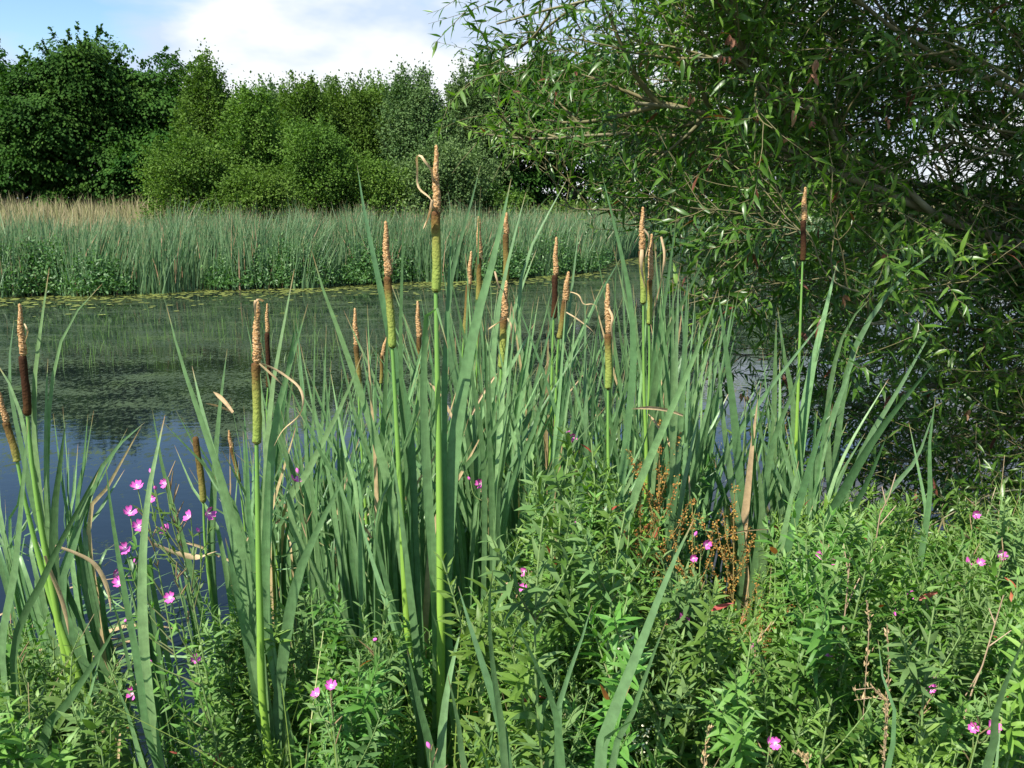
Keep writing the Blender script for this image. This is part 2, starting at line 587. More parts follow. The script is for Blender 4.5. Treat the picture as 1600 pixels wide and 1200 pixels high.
L_(wb.outputs[0], wat.inputs['Normal'])
wd = N_('ShaderNodeBsdfPrincipled')
wd.inputs['Roughness'].default_value = 0.45
wd.inputs['Specular IOR Level'].default_value = 0.12
dcn = N_('ShaderNodeTexNoise')
dcn.inputs['Scale'].default_value = 1.3
dcn.inputs['Detail'].default_value = 6
L_(geo.outputs['Position'], dcn.inputs['Vector'])
dr = ramp(N_, [(0.35, (0.030, 0.044, 0.016)), (0.6, (0.050, 0.072, 0.026)), (0.75, (0.062, 0.098, 0.022))])
L_(dcn.outputs['Fac'], dr.inputs[0])
L_(dr.outputs[0], wd.inputs['Base Color'])
# patches of many sizes
n1 = N_('ShaderNodeTexNoise')
n1.inputs['Scale'].default_value = 22
n1.inputs['Detail'].default_value = 10
n1.inputs['Roughness'].default_value = 0.80
n1.inputs['Distortion'].default_value = 0.6
m1_ = N_('ShaderNodeMapping')
m1_.inputs['Scale'].default_value = (1.0, 0.55, 1)
m1_.inputs['Rotation'].default_value = (0, 0, 0.35)
L_(geo.outputs['Position'], m1_.inputs['Vector'])
L_(m1_.outputs[0], n1.inputs['Vector'])
n2 = N_('ShaderNodeTexNoise')
n2.inputs['Scale'].default_value = 0.8
n2.inputs['Detail'].default_value = 4
n2.inputs['Distortion'].default_value = 1.2
m2_ = N_('ShaderNodeMapping')
m2_.inputs['Scale'].default_value = (0.7, 1.5, 1)
L_(geo.outputs['Position'], m2_.inputs['Vector'])
L_(m2_.outputs[0], n2.inputs['Vector'])


def mth(op, a, b=None, c=None, clamp=False):
    n_ = N_('ShaderNodeMath')
    n_.operation = op
    n_.use_clamp = clamp
    for k_, v_ in enumerate((a, b, c)):
        if v_ is None:
            continue
        if isinstance(v_, (int, float)):
            n_.inputs[k_].default_value = v_
        else:
            L_(v_, n_.inputs[k_])
    return n_.outputs[0]


far_ = N_('ShaderNodeMapRange')
far_.inputs['From Min'].default_value = 3.6
far_.inputs['From Max'].default_value = 8.0
far_.inputs['To Min'].default_value = -0.14
far_.inputs['To Max'].default_value = 0.0
L_(sp.outputs['Y'], far_.inputs['Value'])
v1 = mth('MULTIPLY_ADD', n2.outputs['Fac'], 0.35, -0.175)
v2 = mth('ADD', n1.outputs['Fac'], v1)
v3 = mth('ADD', v2, far_.outputs[0])
cv = ramp(N_, [(0.50, (0, 0, 0)), (0.545, (1, 1, 1))])
L_(v3, cv.inputs[0])
ms = N_('ShaderNodeMixShader')
L_(cv.outputs['Color'], ms.inputs[0])
L_(wat.outputs[0], ms.inputs[1])
L_(wd.outputs[0], ms.inputs[2])
L_(ms.outputs[0], out.inputs[0])
M['water'] = m
g = Geo()
wx = np.linspace(-70, 70, 57)
wy = np.linspace(1.2, 60, 50)
X, Y_ = np.meshgrid(wx, wy)
i = np.arange(56)[None] + np.arange(49)[:, None] * 57
g.add(np.stack([X, Y_, X * 0], -1), np.stack([i, i + 1, i + 58, i + 57], -1), 0, 0)
tag(link('pond_water', g.mesh('pond_water', M['water'])), kind='structure')

# bright algae scum drifted against the far bank
m = leaf_mat('algae', (0.20, 0.27, 0.05), (0.26, 0.32, 0.07), rough=0.7, trans=0.0)
g = Geo()
xs = np.linspace(-16, 4.0, 500)
sf = s_far(xs)
wid = 0.5 + 0.9 * (0.5 + 0.5 * np.sin(xs * 2.3) * np.sin(xs * 0.9 + 1)) + 0.25 * rng.random(500)
v = np.stack([np.stack([xs, sf + 0.3, xs * 0 + 0.006], 1), np.stack([xs, sf - wid * 0.5, xs * 0 + 0.006], 1)], 1).reshape(-1, 3)
ii = np.arange(499) * 2
g.add(v, np.stack([ii, ii + 1, ii + 3, ii + 2], 1), 0, rng.random(1000))
n_s = 2500
sx = rng.uniform(-16, 5, n_s)
sy = s_far(sx) - 0.4 - rng.exponential(0.8, n_s)
blob = leaf_tmpl(1.0, 0, 0, st=(0, .2, .5, .8, 1), prof=(.1, .8, 1, .8, .1))
g.scatter(blob, np.stack([sx, sy, np.full(n_s, 0.007)], 1), np.stack([np.cos(sx * 91), 0.4 * np.sin(sx * 77), sx * 0], 1),
          np.tile([0, 0, 1.0], (n_s, 1)), rng.uniform(0.03, 0.16, n_s), rng.random(n_s))
tag(link('algae_scum', g.mesh('algae_scum', m)), 'yellow green algae scum floating along the foot of the far reed bank', 'algae', kind='stuff')

# ------------------------------------------------------------------ far bank: reedbed, low herbs, meadow
def blades(geo_, x, y, z, h, w, lean=0.12, seg=4, bias=0.0):
    n = len(x)
    az = rng.uniform(0, 2 * math.pi, n)
    ln = np.abs(rng.normal(0, lean, n)) * h
    dx, dy = np.cos(az) * ln + bias * h, np.sin(az) * ln
    u = np.linspace(0, 1, seg)
    fa = rng.uniform(-1.0, 1.0, n)
    sx_, sy_ = np.cos(fa), np.sin(fa)
    prof = np.minimum(1, (1 - u) / 0.5) ** 0.8
    cx = x[:, None] + dx[:, None] * u ** 2
    cy = y[:, None] + dy[:, None] * u ** 2
    cz = z[:, None] + h[:, None] * u * (1 - 0.08 * u)
    hw = np.maximum(w[:, None] * prof / 2, 0.0008)
    a = np.stack([cx - hw * sx_[:, None], cy - hw * sy_[:, None], cz], -1)
    b = np.stack([cx + hw * sx_[:, None], cy + hw * sy_[:, None], cz], -1)
    v_ = np.stack([a, b], 2).reshape(-1, 3)
    k = np.arange(seg - 1) * 2
    q = np.stack([k, k + 1, k + 3, k + 2], 1)[None] + (np.arange(n) * seg * 2)[:, None, None]
    geo_.add(v_, q.reshape(-1, 4), np.tile(np.repeat(u, 2), n), np.repeat(rng.random(n), seg * 2))


g = Geo()
n = 34000
x = rng.uniform(-19, 4.2, n)
dep = rng.uniform(-0.1, 1, n) ** 1.0 * (4.6 + 1.0 * np.sin(x * 0.6))
y = s_far(x) + dep
keep = ~((x > 2.2) & (dep > 3))
x, y = x[keep], y[keep]
h = 1.40 + 0.15 * np.sin(x * 1.3) * np.sin(y * 1.1) + 0.10 * np.sin(x * 4.1 + y) + rng.normal(0, 0.2, len(x)) - 0.12 * (x < -9)
h = np.maximum(h, 0.3)
blades(g, x, y, ground_z(x, y) - 0.1, h, rng.uniform(0.014, 0.032, len(x)), lean=0.15, bias=0.05 + 0.13 * np.sin(x * 1.9 + 1.2 * y) * np.sin(x * 0.7 + 2))
tag(link('reedbed', g.mesh('reedbed', M['reed_far'])), 'dense blue green bed of reedmace along the far bank of the pond', 'reedbed', kind='stuff')
# reeds on the furthest bank, right of the promontory
g = Geo()
n = 12000
x = rng.uniform(3.0, 26, n)
y = s_far(x) + rng.uniform(-0.1, 2.4, n)
blades(g, x, y, ground_z(x, y) - 0.1, rng.normal(1.2, 0.2, n), rng.uniform(0.018, 0.032, n), lean=0.15)
tag(link('reed_fringe', g.mesh('reed_fringe', M['reed_far'])), 'low fringe of reeds along the most distant shore, partly behind the willow', 'reedbed', kind='stuff')
# leafy bank herbs in front of the reeds: domed clumps of small leaves
g = Geo()
pos, nr, dr_ = [], [], []
for k in range(300):
    cx = rng.uniform(-17, 3.4)
    if math.sin(cx * 1.15 + 0.6) + 0.6 * math.sin(cx * 2.7) < rng.uniform(-1.1, 0.3):
        continue
    if rng.random() < 0.5 and cx < -10.5:
        continue
    cy = float(s_far(cx)) + rng.uniform(-0.35, 0.7)
    R_ = rng.uniform(0.3, 0.75)
    hh = rng.uniform(0.3, 0.95) * (1 + 0.25 * math.sin(cx * 1.1))
    m_ = int(420 * R_ / 0.4)
    d = unit(rng.normal(size=(m_, 3)))
    d[:, 2] = np.abs(d[:, 2])
    rr = rng.uniform(0.6, 1.0, m_)[:, None] * (1 + 0.25 * np.sin(7 * d[:, :1] + k) * np.sin(6 * d[:, 1:2] + 2 * k))
    pos.append(np.array([cx, cy, 0.1]) + d * rr * np.array([R_, R_, hh]))
    nr.append(unit(d + 0.7 * rng.normal(size=d.shape)))
    dr_.append(rng.normal(size=d.shape))
pos, nr, dr_ = map(np.concatenate, (pos, nr, dr_))
lt = leaf_tmpl(0.45, 0.2, 0.15, st=(0, .4, 1), prof=(.2, 1, .05))
g.scatter(lt, pos, dr_, nr, rng.uniform(0.05, 0.11, len(pos)), rng.random(len(pos)))
tag(link('bank_herbs', g.mesh('bank_herbs', M['bank_herb'])), 'low leafy herbs tumbling to the waterline below the far reeds', 'ground cover', kind='stuff')
# dry meadow grass behind
g = Geo()
n = 30000
x = rng.uniform(-26, 0.5, n)
y = s_far(x) + 4.0 + rng.uniform(0, 1, n) ** 1.3 * 18
h = 0.70 + rng.normal(0, 0.2, n) + 0.16 * np.sin(x * 0.9 + y * .3) * np.sin(y * 0.8)
blades(g, x, y, ground_z(x, y) - 0.02, np.maximum(h, 0.2), rng.uniform(0.012, 0.03, n), lean=0.22, seg=4)
x = rng.uniform(6, 40, 14000)
y = rng.uniform(39, 58, 14000)
blades(g, x, y, ground_z(x, y) - 0.02, rng.uniform(0.6, 1.1, 14000), rng.uniform(0.02, 0.045, 14000), lean=0.22, seg=4)
tag(link('meadow_grass', g.mesh('meadow_grass', M['meadow'])), 'tawny seeding meadow grass between the far reeds and the trees', 'grass', kind='stuff')

# sparse emergent grass in the duckweed, with a few greener tufts
g = Geo()
for k in range(85):
    pxx, pyy = rng.uniform(60, 520), rng.uniform(485, 575)
    p = P(pxx, pyy, CAM_H * F_PX / (pyy - 320))
    if p[1] > s_far(p[0]) - 0.5:
        continue
    m_ = rng.integers(3, 9)
    blades(g, p[0] + rng.normal(0, 0.2, m_), p[1] + rng.normal(0, 0.3, m_), np.full(m_, -0.03), rng.uniform(0.12, 0.34, m_), np.full(m_, 0.008), lean=0.2)
tag(link('pond_grass', g.mesh('pond_grass', M['pond_grass'])), 'sparse thin grass blades standing in the duckweed of the open pond', 'water grass', kind='stuff')


# ------------------------------------------------------------------ distant trees
FAR_LEAF = leaf_tmpl(0.75, 0.25, 0.2, st=(0, .45, 1), prof=(.25, 1, .05))


def tree(name, base, H_, R_, mat, style, label, group, leaves, leaf, nb=110, low=0.12, lean=0):
    bx, by = base
    bz = float(ground_z(np.array(bx), np.array(by)))
    root = thing(name, (bx, by, bz), label, 'tree', group)
    o = np.array([bx, by, bz])
    tk = Geo()
    K = 8
    u = np.linspace(0, 1, K)
    tp = o + np.stack([0.25 * np.sin(u * 3 + bx) + lean * u, 0.2 * np.sin(u * 2 + by), u * H_ * 0.82], 1)
    tk.tube(tp, 0.025 * H_ * (1 - u * 0.9) + 0.01, 8)
    pos, nr, dd, tn = [], [], [], []
    ph = rng.uniform(0, 6, 6)
    per = leaves // nb
    K3 = rng.integers(3, 5)
    lob = [(rng.uniform(0, 6.28), rng.uniform(0.80, 1.0), rng.uniform(0.25, 0.5)) for _ in range(K3)]
    for b in range(nb):
        t0 = low + (0.93 - low) * ((b + rng.random()) / nb) ** 0.9
        az = b * 2.399 + rng.normal(0, 0.35)
        st = np.array([np.interp(t0 * 0.92, u, tp[:, k]) for k in range(3)])
        # crown envelope: how high a branch ends, and how far out the crown reaches at that height
        if style == 'layer':
            ht = t0 + (1 - t0) * 0.30 * min(1, t0 * 2.5)
            ex, rad_ = 2.2, 0.5
        elif style == 'round':
            ht = t0 + (1 - t0) * 0.45 * min(1, t0 * 3)
            ex, rad_ = 2.0, 0.6
        else:
            ht = t0 + (1 - t0) * 0.40 * min(1, t0 * 4)
            ex, rad_ = 1.25, 0.8
        c0_ = 0.36 if style != 'spire' else 0.22
        q_ = (ht - c0_) / (1.03 - c0_) if ht > c0_ else (c0_ - ht) / (c0_ + 0.55)
        env = R_ * max(0.03, 1 - q_ ** ex) ** rad_
        bump = 1 + 0.20 * math.sin(2 * az + ph[0] + 3 * ht) + 0.15 * math.sin(11 * ht + 3 * az + ph[1])
        if style == 'round':
            bump = 1 + 0.30 * math.sin(2 * az + ph[0] + 5 * ht) + 0.22 * math.sin(9 * ht + 3 * az + ph[1])
        env *= bump * (rng.uniform(0.6, 1.16) if style == 'layer' else rng.uniform(0.7, 1.12))
        hsc = 0.93 + 0.07 * math.sin(2 * az + ph[4])
        if t0 > 0.8:
            hsc *= rng.uniform(0.93, 1.05)
        dirh = np.array([math.cos(az), math.sin(az), 0])
        uu = np.linspace(0, 1, 6)
        dz_ = ht * H_ * hsc + bz - st[2]
        droop = 0.10 if style == 'layer' else 0.0
        bp = st + dirh * env * uu[:, None] + np.array([0, 0, 1.0]) * (dz_ * (uu ** (0.9 if style == 'layer' else 1.3)) - droop * env * uu ** 3)[:, None]
        if b % 2 == 0:
            tk.tube(bp, 0.006 * H_ * (1 - uu * 0.85) * (1.1 - 0.6 * t0), 5)
        # side sprays along the branch
        ns = 4 if style == 'layer' else 7
        for k in range(ns):
            f = rng.uniform(0.3, 1.0) ** (0.45 if style == 'layer' else 0.7)
            c = np.array([np.interp(f, uu, bp[:, q]) for q in range(3)])
            side = rng.normal() * (0.18 if style == 'layer' else 0.26) * env * (1.1 - 0.5 * f)
            c = c + np.array([-dirh[1], dirh[0], 0]) * side
            mm = max(4, per // ns)
            if style == 'layer':
                sg = np.array([0.36, 0.36, 0.075]) * (0.5 + R_ / 5)
            elif style == 'round':
                sg = np.array([0.26, 0.26, 0.17]) * (0.5 + R_ / 4)
            else:
                sg = np.array([0.18, 0.18, 0.26]) * (0.5 + R_ / 4)
            off = rng.normal(size=(mm, 3)) * sg
            if style == 'layer':
                off[:, 2] -= 0.5 * (off[:, 0] ** 2 + off[:, 1] ** 2)
            pos.append(c + off)
            outw = unit(off + dirh * 0.5)
            up = np.array([0, 0, 1.0])
            tn.append(np.full(mm, rng.normal(0, 0.16)))
            sn = rng.normal(0, 0.42, 3)
            if style == 'layer':
                nr.append(unit(up * 1.0 + dirh * 0.35 + sn + 0.24 * rng.normal(size=off.shape)))
                dd.append(outw + np.array([0, 0, -0.35]))
            else:
                nr.append(unit(up * 0.55 + dirh * 0.4 + sn + 0.42 * rng.normal(size=off.shape)))
                dd.append(outw + rng.normal(size=off.shape) * 0.5)
        # a fine leafy shoot carries each branch past the crown's edge
        tipd = unit(dirh * (0.9 if style == 'layer' else 0.35) + np.array([rng.normal(0, .2), rng.normal(0, .2), (0.1 if style == 'layer' else 0.9) + 1.1 * t0 ** 3]))
        sl_ = rng.uniform(0.35, 1.0) * (0.09 * H_ if style != 'round' else 0.11 * H_)
        mm = max(6, per // 9)
        f = rng.random(mm)
        pos.append(bp[-1] + tipd * (f * sl_)[:, None] + rng.normal(size=(mm, 3)) * (0.07 * (1.1 - f))[:, None])
        tn.append(np.full(mm, 0.12))
        dd.append(unit(tipd + 0.7 * rng.normal(size=(mm, 3))))
        nr.append(unit(np.array([0, -0.2, 0.8]) + 0.6 * rng.normal(size=(mm, 3))))
    pos, nr, dd, tn = map(np.concatenate, (pos, nr, dd, tn))
    cg = Geo()
    # colour clumps: neighbouring leaves share a tone
    tone = 0.5 + 0.25 * np.sin(pos[:, 0] * 1.9 + ph[2]) * np.sin(pos[:, 2] * 2.3 + ph[3]) + rng.normal(0, 0.10, len(pos)) + tn
    cg.scatter(FAR_LEAF, pos, dd, nr, rng.uniform(0.7, 1.3, len(pos)) * leaf, np.clip(tone, 0, 1))
    part('trunk', tk, M['tree_bark'], root)
    part('crown', cg, mat, root)
    return root


def at_top(px, top, Y):
    p = P(px, top, Y)
    return (p[0], p[1]), p[2] - float(ground_z(np.array(p[0]), np.array(p[1])))


def put(name, px, top, Y, Rpx, mat, style, label, group, leaves=26000, leaf=0.12, **kw):
    b, h_ = at_top(px, top, Y)
    return tree(name, b, h_, Rpx / F_PX * Y, mat, style, label, group, leaves, leaf, **kw)


GD = 'dark broadleaved trees at the left edge of the meadow'
put('broadleaf_tree', -60, 50, 43, 120, M['tree_dark'], 'layer', 'big dark tree cut off by the left edge of the picture', GD, 42000, 0.15, nb=150, low=0.06)
put('broadleaf_tree', 108, 34, 42, 108, M['tree_dark'], 'layer', 'tallest dark spreading tree on the left with layered lit sprays', GD, 60000, 0.14, nb=190, low=0.05)
put('broadleaf_tree', 214, 58, 43, 98, M['tree_dark'], 'layer', 'dark rounded tree joining the right side of the tallest dark tree', GD, 46000, 0.14, nb=160, low=0.05)
put('broadleaf_tree', 25, 120, 40.5, 90, M['tree_dark'], 'layer', 'lower dark tree filling in beneath the tallest dark tree on the left', GD, 32000, 0.14, nb=120, low=0.03)
put('broadleaf_tree', 250, 190, 41, 60, M['tree_dark'], 'layer', 'small dark tree tucked low beside the first pale green alder', GD, 18000, 0.15, nb=80, low=0.03)
GM = 'mid green trees and bushes behind the reedbed'
put('alder_tree', 330, 86, 33, 84, M['tree_mid'], 'spire', 'pointed mid green tree, first one right of the dark trees', GM, 44000, 0.085, nb=130, low=0.02)
put('alder_tree', 392, 118, 32, 80, M['tree_mid'], 'spire', 'second mid green tree, slightly lower, beside the pointed one', GM, 38000, 0.085, nb=110, low=0.02)
put('alder_bush', 310, 205, 29.5, 66, M['tree_mid'], 'round', 'rounded olive bush hanging over the reeds where the meadow ends', GM, 30000, 0.075, nb=90, low=0.0)
put('alder_bush', 398, 262, 29, 62, M['tree_mid'], 'round', 'wide low bush rising straight from the middle of the reedbed', GM, 30000, 0.075, nb=90, low=0.0)
put('alder_tree', 462, 114, 36, 86, M['tree_mid'], 'spire', 'mid green tree with bushy twin tops left of the picture centre', GM, 40000, 0.088, nb=110, low=0.02)
put('alder_tree', 530, 122, 37, 86, M['tree_mid'], 'spire', 'green tree standing directly behind the bent leafy tips at centre left', GM, 40000, 0.088, nb=110, low=0.02)
put('alder_bush', 478, 178, 31, 68, M['tree_mid'], 'round', 'dense green bush behind the reeds left of the centre cattails', GM, 32000, 0.075, nb=90, low=0.0)
put('alder_bush', 575, 240, 32, 74, M['tree_mid'], 'round', 'broad shady bush behind the reeds and left of the tallest cattail', GM, 32000, 0.075, nb=90, low=0.0)
put('alder_tree', 595, 120, 38, 86, M['tree_mid'], 'spire', 'green tree rising left of the tallest cattail head', GM, 40000, 0.088, nb=110, low=0.02)
GP = 'pale trees showing above the nearer trees'
put('pale_tree', 570, 118, 64, 80, M['tree_pale'], 'spire', 'pale distant tree showing left of the tallest cattail head', GP, 16000, 0.15, nb=90)
put('pale_tree', 500, 110, 62, 80, M['tree_pale'], 'spire', 'pale distant tree peeping over between the two centre left trees', GP, 18000, 0.15, nb=90)
put('pale_tree', 425, 116, 60, 76, M['tree_pale'], 'spire', 'small pale distant treetop above the second mid green tree', GP, 14000, 0.15, nb=80)
put('willow_tree', 655, 96, 37, 88, M['tree_pale'], 'spire', 'grey green feathery tree directly behind the tallest cattail', GP, 38000, 0.085, nb=120, low=0.02)
put('willow_tree', 730, 92, 38, 88, M['tree_pale'], 'spire', 'grey green feathery tree whose top touches the near willow leaves', GP, 38000, 0.085, nb=120, low=0.02)
put('willow_bush', 700, 215, 33, 78, M['tree_pale'], 'round', 'soft grey green bush behind the top of the tallest cattail', GP, 26000, 0.085, nb=90, low=0.0)
GR = 'dark trees on the far shore behind the near willow'
put('shore_tree', 800, 60, 40, 85, M['tree_dark'], 'layer', 'dark tree on the far shore seen beneath the willow sprays left', GR, 36000, 0.14, nb=120, low=0.03)
put('shore_tree', 900, 45, 41, 90, M['tree_dark'], 'layer', 'dark tree on the far shore right of the leaning cattails', GR, 36000, 0.14, nb=120, low=0.02)
put('shore_tree', 1010, 95, 43, 85, M['tree_dark'], 'layer', 'dark far shore tree mostly hidden behind the willow branches', GR, 30000, 0.14, nb=110, low=0.02)
put('shore_bush', 780, 300, 34, 40, M['tree_mid'], 'round', 'small bright bush at the foot of the dark far shore tree', GR, 12000, 0.09, nb=60, low=0.0)
put('shore_bush', 905, 318, 36.5, 50, M['tree_mid'], 'round', 'low green bush at the water edge on the far shore', GR, 12000, 0.09, nb=60, low=0.0)
put('shore_tree', 1110, 150, 46, 90, M['tree_dark'], 'layer', 'far shore tree showing only through chinks in the densest part of the willow', GR, 26000, 0.14, nb=110, low=0.02)
put('shore_tree', 1225, 165, 50, 85, M['tree_mid'], 'round', 'mid green far shore tree, last before the open field behind the willow', GR, 22000, 0.13, nb=90, low=0.02)
put('shore_tree', 1340, 235, 60, 70, M['tree_mid'], 'round', 'smaller far tree at the field edge seen through the willow branches', GR, 16000, 0.15, nb=80, low=0.02)
for k, (px_, tp_) in enumerate([(1230, 288), (1330, 300), (1440, 296), (1545, 300), (1650, 285)]):
    put('hedge_tree', px_, tp_, 95, 60, M['tree_mid'], 'round', 'low hedgerow tree far across the field, glimpsed through the willow', 'hedgerow trees beyond the right field', 7000, 0.3, nb=50, low=0.0)


# ------------------------------------------------------------------ cattails
HERO = {}


def g_at(x, y):
    return float(ground_z(np.array(x), np.array(y)))


def px_path(spec, Y0, Y1):
    """tip-to-base pixel points turned into real points whose depth runs from Y1 (tip) to Y0"""
    n = len(spec)
    return [P(px, py, Y1 + (Y0 - Y1) * (k / max(1, n - 1)) ** 0.8) for k, (px, py) in enumerate(spec)]


def leaf_geo(pts_tip_to_base, width, fold=0.13, K=20, yaw=None, r=None, curl=0.0):
    path = smooth_path(pts_tip_to_base[::-1], K)
    if yaw is None:
        yaw = rng.uniform(-0.6, 0.35)
    u = np.linspace(0, 1, K)
    a = yaw + curl * u
    side = np.stack([np.cos(a), np.sin(a), 0 * a], 1)
    g_ = Geo()
    g_.ribbon(path, width, side, fold=fold, r=rng.uniform(0, 0.93) if r is None else r)
    return g_


def add_leaf(root, spec, w_px, Y1=None, yaw=None, dead=False, r=None):
    """one leaf blade of a cattail plant, from its tip down to the plant's base"""
    b = np.array(root.location)
    Yb = b[1]
    if Y1 is None:
        Y1 = Yb + rng.uniform(-0.10, 0.16)
    low = Yb + rng.uniform(0.0, 0.04)
    pts = px_path(spec, low, Y1)
    foot = b + np.array([rng.uniform(-0.05, 0.05), rng.uniform(-0.01, 0.05), 0.02])
    last = pts[-1]
    if last[2] - b[2] > 0.3:
        # carry the blade on towards the base, easing into the sheath
        mid = foot * 0.55 + last * 0.45
        mid[0] = last[0] * 0.30 + foot[0] * 0.70
        pts.append(mid)
    pts.append(foot)
    wid = w_px / F_PX * (Yb + Y1) / 2 * 0.97
    gg = leaf_geo(pts, wid, yaw=yaw, r=r)
    return part('leaf', gg, M['straw'] if dead else M['cattail_leaf'], root)


def base_of(pxb, Y):
    x = (pxb - 800) / F_PX * Y
    return (x, Y, g_at(x, Y) - 0.03)


def spike(root, a, b_, r0, mat, name, kind):
    """a bottom, b_ top"""
    g_ = Geo()
    if kind == 'male':
        K = 80
        u = np.linspace(0, 1, K)
        path = a + (b_ - a) * u[:, None] + np.stack([0.0012 * np.sin(u * 9), 0 * u, 0 * u], 1)
        rad = r0 * np.where(u < 0.05, 0.6 + 8 * u, 1 - 0.62 * np.maximum(0, (u - 0.1) / 0.9) ** 1.6) 
        rad[-1] *= 0.2
        rad[-2] *= 0.6
        g_.tube(path, rad * 1.05, 18, jitter=0.15)
    else:
        K = 26
        u = np.linspace(0, 1, K)
        u = 0.5 - 0.5 * np.cos(u * math.pi)
        path = a + (b_ - a) * u[:, None] + np.stack([0.0015 * np.sin(u * 5), 0 * u, 0 * u], 1)
        end = np.minimum(1, np.minimum(u / 0.035, (1 - u) / 0.02)) ** 0.5
        rad = r0 * np.maximum(0.15, end) * (1 + 0.03 * np.sin(u * 7))
        rad = rad * (1 + 0.035 * np.sin(u * 19 + a[0] * 90) + 0.02 * rng.normal(size=K))
        g_.tube(path, rad * 0.93, 14, jitter=0.03)
    me = g_.mesh(name, mat, origin=np.array(root.location))
    if kind != 'male':   # 'along' must run true along the spike, not by ring number
        at = me.attributes['along']
        at.data.foreach_set('value', np.repeat(u, 14).astype(np.float32))
    return link(name, me, root)


def cattail(key, Y, pxb, label, male=None, female=None, stem=(), w=14, wm=None, mat='head_green', group='flowering cattails', lean_y=0.0):
    """male=(top, junction) px; female=(junction, bottom) px; stem: px points below the spike; pxb: px column of the base"""
    base = base_of(pxb, Y)
    root = thing('cattail', base, label, 'cattail', group)
    Yt = Y + lean_y
    if female:
        j, b_ = female
        bot = P(*b_, Yt)
        spike(root, bot, P(*j, Yt), w / F_PX * Y / 2, M[mat], 'seed_head', 'female')
        s0 = b_
    else:
        s0 = male[1]
        bot = P(*s0, Yt)
    if male:
        wm = wm or w * 0.72
        spike(root, P(*male[1], Yt), P(*male[0], Yt), wm / F_PX * Y / 2, M['pollen'], 'pollen_spike', 'male')
    pts = [np.array(base)] + [P(*q, Y) for q in list(stem)[::-1]] + [bot + np.array([0, 0, 0.004])]
    path = smooth_path(pts, 24)
    g_ = Geo()
    r_top = max(0.0028, w / F_PX * Y * 0.19)
    g_.tube(path, np.interp(np.linspace(0, 1, 24), [0, 0.6, 1], [0.0125, 0.0085, r_top * 1.1]) * (1 if Y < 2.2 else 0.75), 10)
    part('stem', g_, M['cattail_stem'], root)
    HERO[key] = root
    return root


C = cattail
C('A', 1.9, 694, 'tallest cattail near the centre, thick brown and green spike, straw bract bent at its tip',
  ((681, 226), (682, 330)), ((682, 329), (681, 458)), [(683, 560), (687, 800), (689, 1000), (690, 1150)], 15, 11)
C('B', 2.15, 652, 'tall cattail just left of the tallest one, orange tan tip over a slim green spike',
  ((602, 345), (606, 432)), ((606, 431), (613, 545)), [(619, 650), (627, 800), (638, 1000)], 13, 11)
C('C', 1.9, 424, 'left foreground cattail with blunt tan tip, spike shading from brown to bright green',
  ((402, 470), (401, 567)), ((401, 566), (401, 695)), [(402, 760), (406, 950), (416, 1150)], 15, 12)
C('D', 3.0, 424, 'thin dark brown cattail directly behind the left foreground cattail',
  ((417, 474), (418, 520)), ((418, 519), (419, 606)), [(420, 700)], 8, 6, 'head_dark')
C('E', 2.1, 146, 'leftmost upright cattail, dark brown velvety spike under a tan tip',
  ((30, 474), (36, 556)), ((36, 555), (43, 650)), [(52, 740), (78, 900), (122, 1100)], 13, 10, 'head_dark')
C('F', 2.1, 175, 'leaning brown cattail cut by the left edge of the picture',
  ((-2, 612), (10, 660)), ((10, 659), (27, 722)), [(48, 820), (95, 980)], 12, 9, 'head_olive')
C('G', 2.75, 585, 'small brown cattail against the water, left of the tall pair',
  ((554, 481), (557, 541)), ((557, 540), (561, 602)), [(566, 720)], 9, 8, 'head_olive')
C('H', 3.2, 600, 'tiny tan cattail tip barely showing between the small brown cattail and the tall green one',
  ((605, 524), (597, 556)), ((597, 555), (595, 600)), [(596, 700)], 6, 6, 'head_olive')
C('I', 2.9, 650, 'tan cattail tip rising above a leaf between the two tallest cattails',
  ((652, 470), (655, 528)), ((655, 527), (654, 585)), [(652, 700)], 8, 8, 'head_olive')
C('J', 2.8, 735, 'slim tan cattail tip with a green leaf point behind it, right of the tallest',
  ((748, 337), (749, 402)), ((749, 401), (747, 470)), [(744, 600), (738, 800)], 9, 8, 'head_olive')
C('K', 3.0, 722, 'faded brown cattail half hidden behind leaves just right of the tallest one',
  ((736, 392), (733, 446)), ((733, 445), (725, 525)), [(722, 650)], 9, 7, 'head_olive')
C('L', 2.8, 786, 'dark brown cattail crossed by a broad leaf, tan tip level with the far reeds',
  ((791, 332), (791, 366)), ((791, 365), (790, 442)), [(787, 600)], 10, 8, 'head_olive')
C('M', 2.45, 776, 'olive cattail with a curled dry bract below its tan tip, right of centre',
  ((791, 438), (788, 497)), ((788, 496), (783, 576)), [(780, 700), (777, 850)], 12, 10)
C('N', 2.8, 856, 'very dark cattail with a slender tan tip, first of the pair right of centre',
  ((869, 370), (868, 430)), ((868, 429), (865, 498)), [(861, 650)], 10, 8, 'head_dark')
C('O', 2.7, 864, 'cattail leaning beside the very dark one, tan tip shedding pale threads',
  ((888, 424), (883, 470)), ((883, 469), (873, 530)), [(868, 650)], 9, 9, 'head_olive')
C('Q', 2.3, 952, 'green cattail with orange tan tip standing alone in front of the water right of centre',
  ((949, 443), (951, 522)), ((951, 521), (950, 609)), [(950, 700), (951, 850)], 12, 10)
C('R', 2.5, 1010, 'pale tipped cattail wrapped in a yellow bract, left one of the twins beside the willow',
  ((1004, 323), (1003, 392)), ((1003, 391), (1005, 476)), [(1006, 600), (1009, 800)], 10, 9)
C('S', 2.55, 1016, 'shorter green cattail pressed against the pale tipped one beside the willow',
  ((1018, 365), (1016, 438)), ((1016, 437), (1014, 508)), [(1013, 650)], 9, 8)
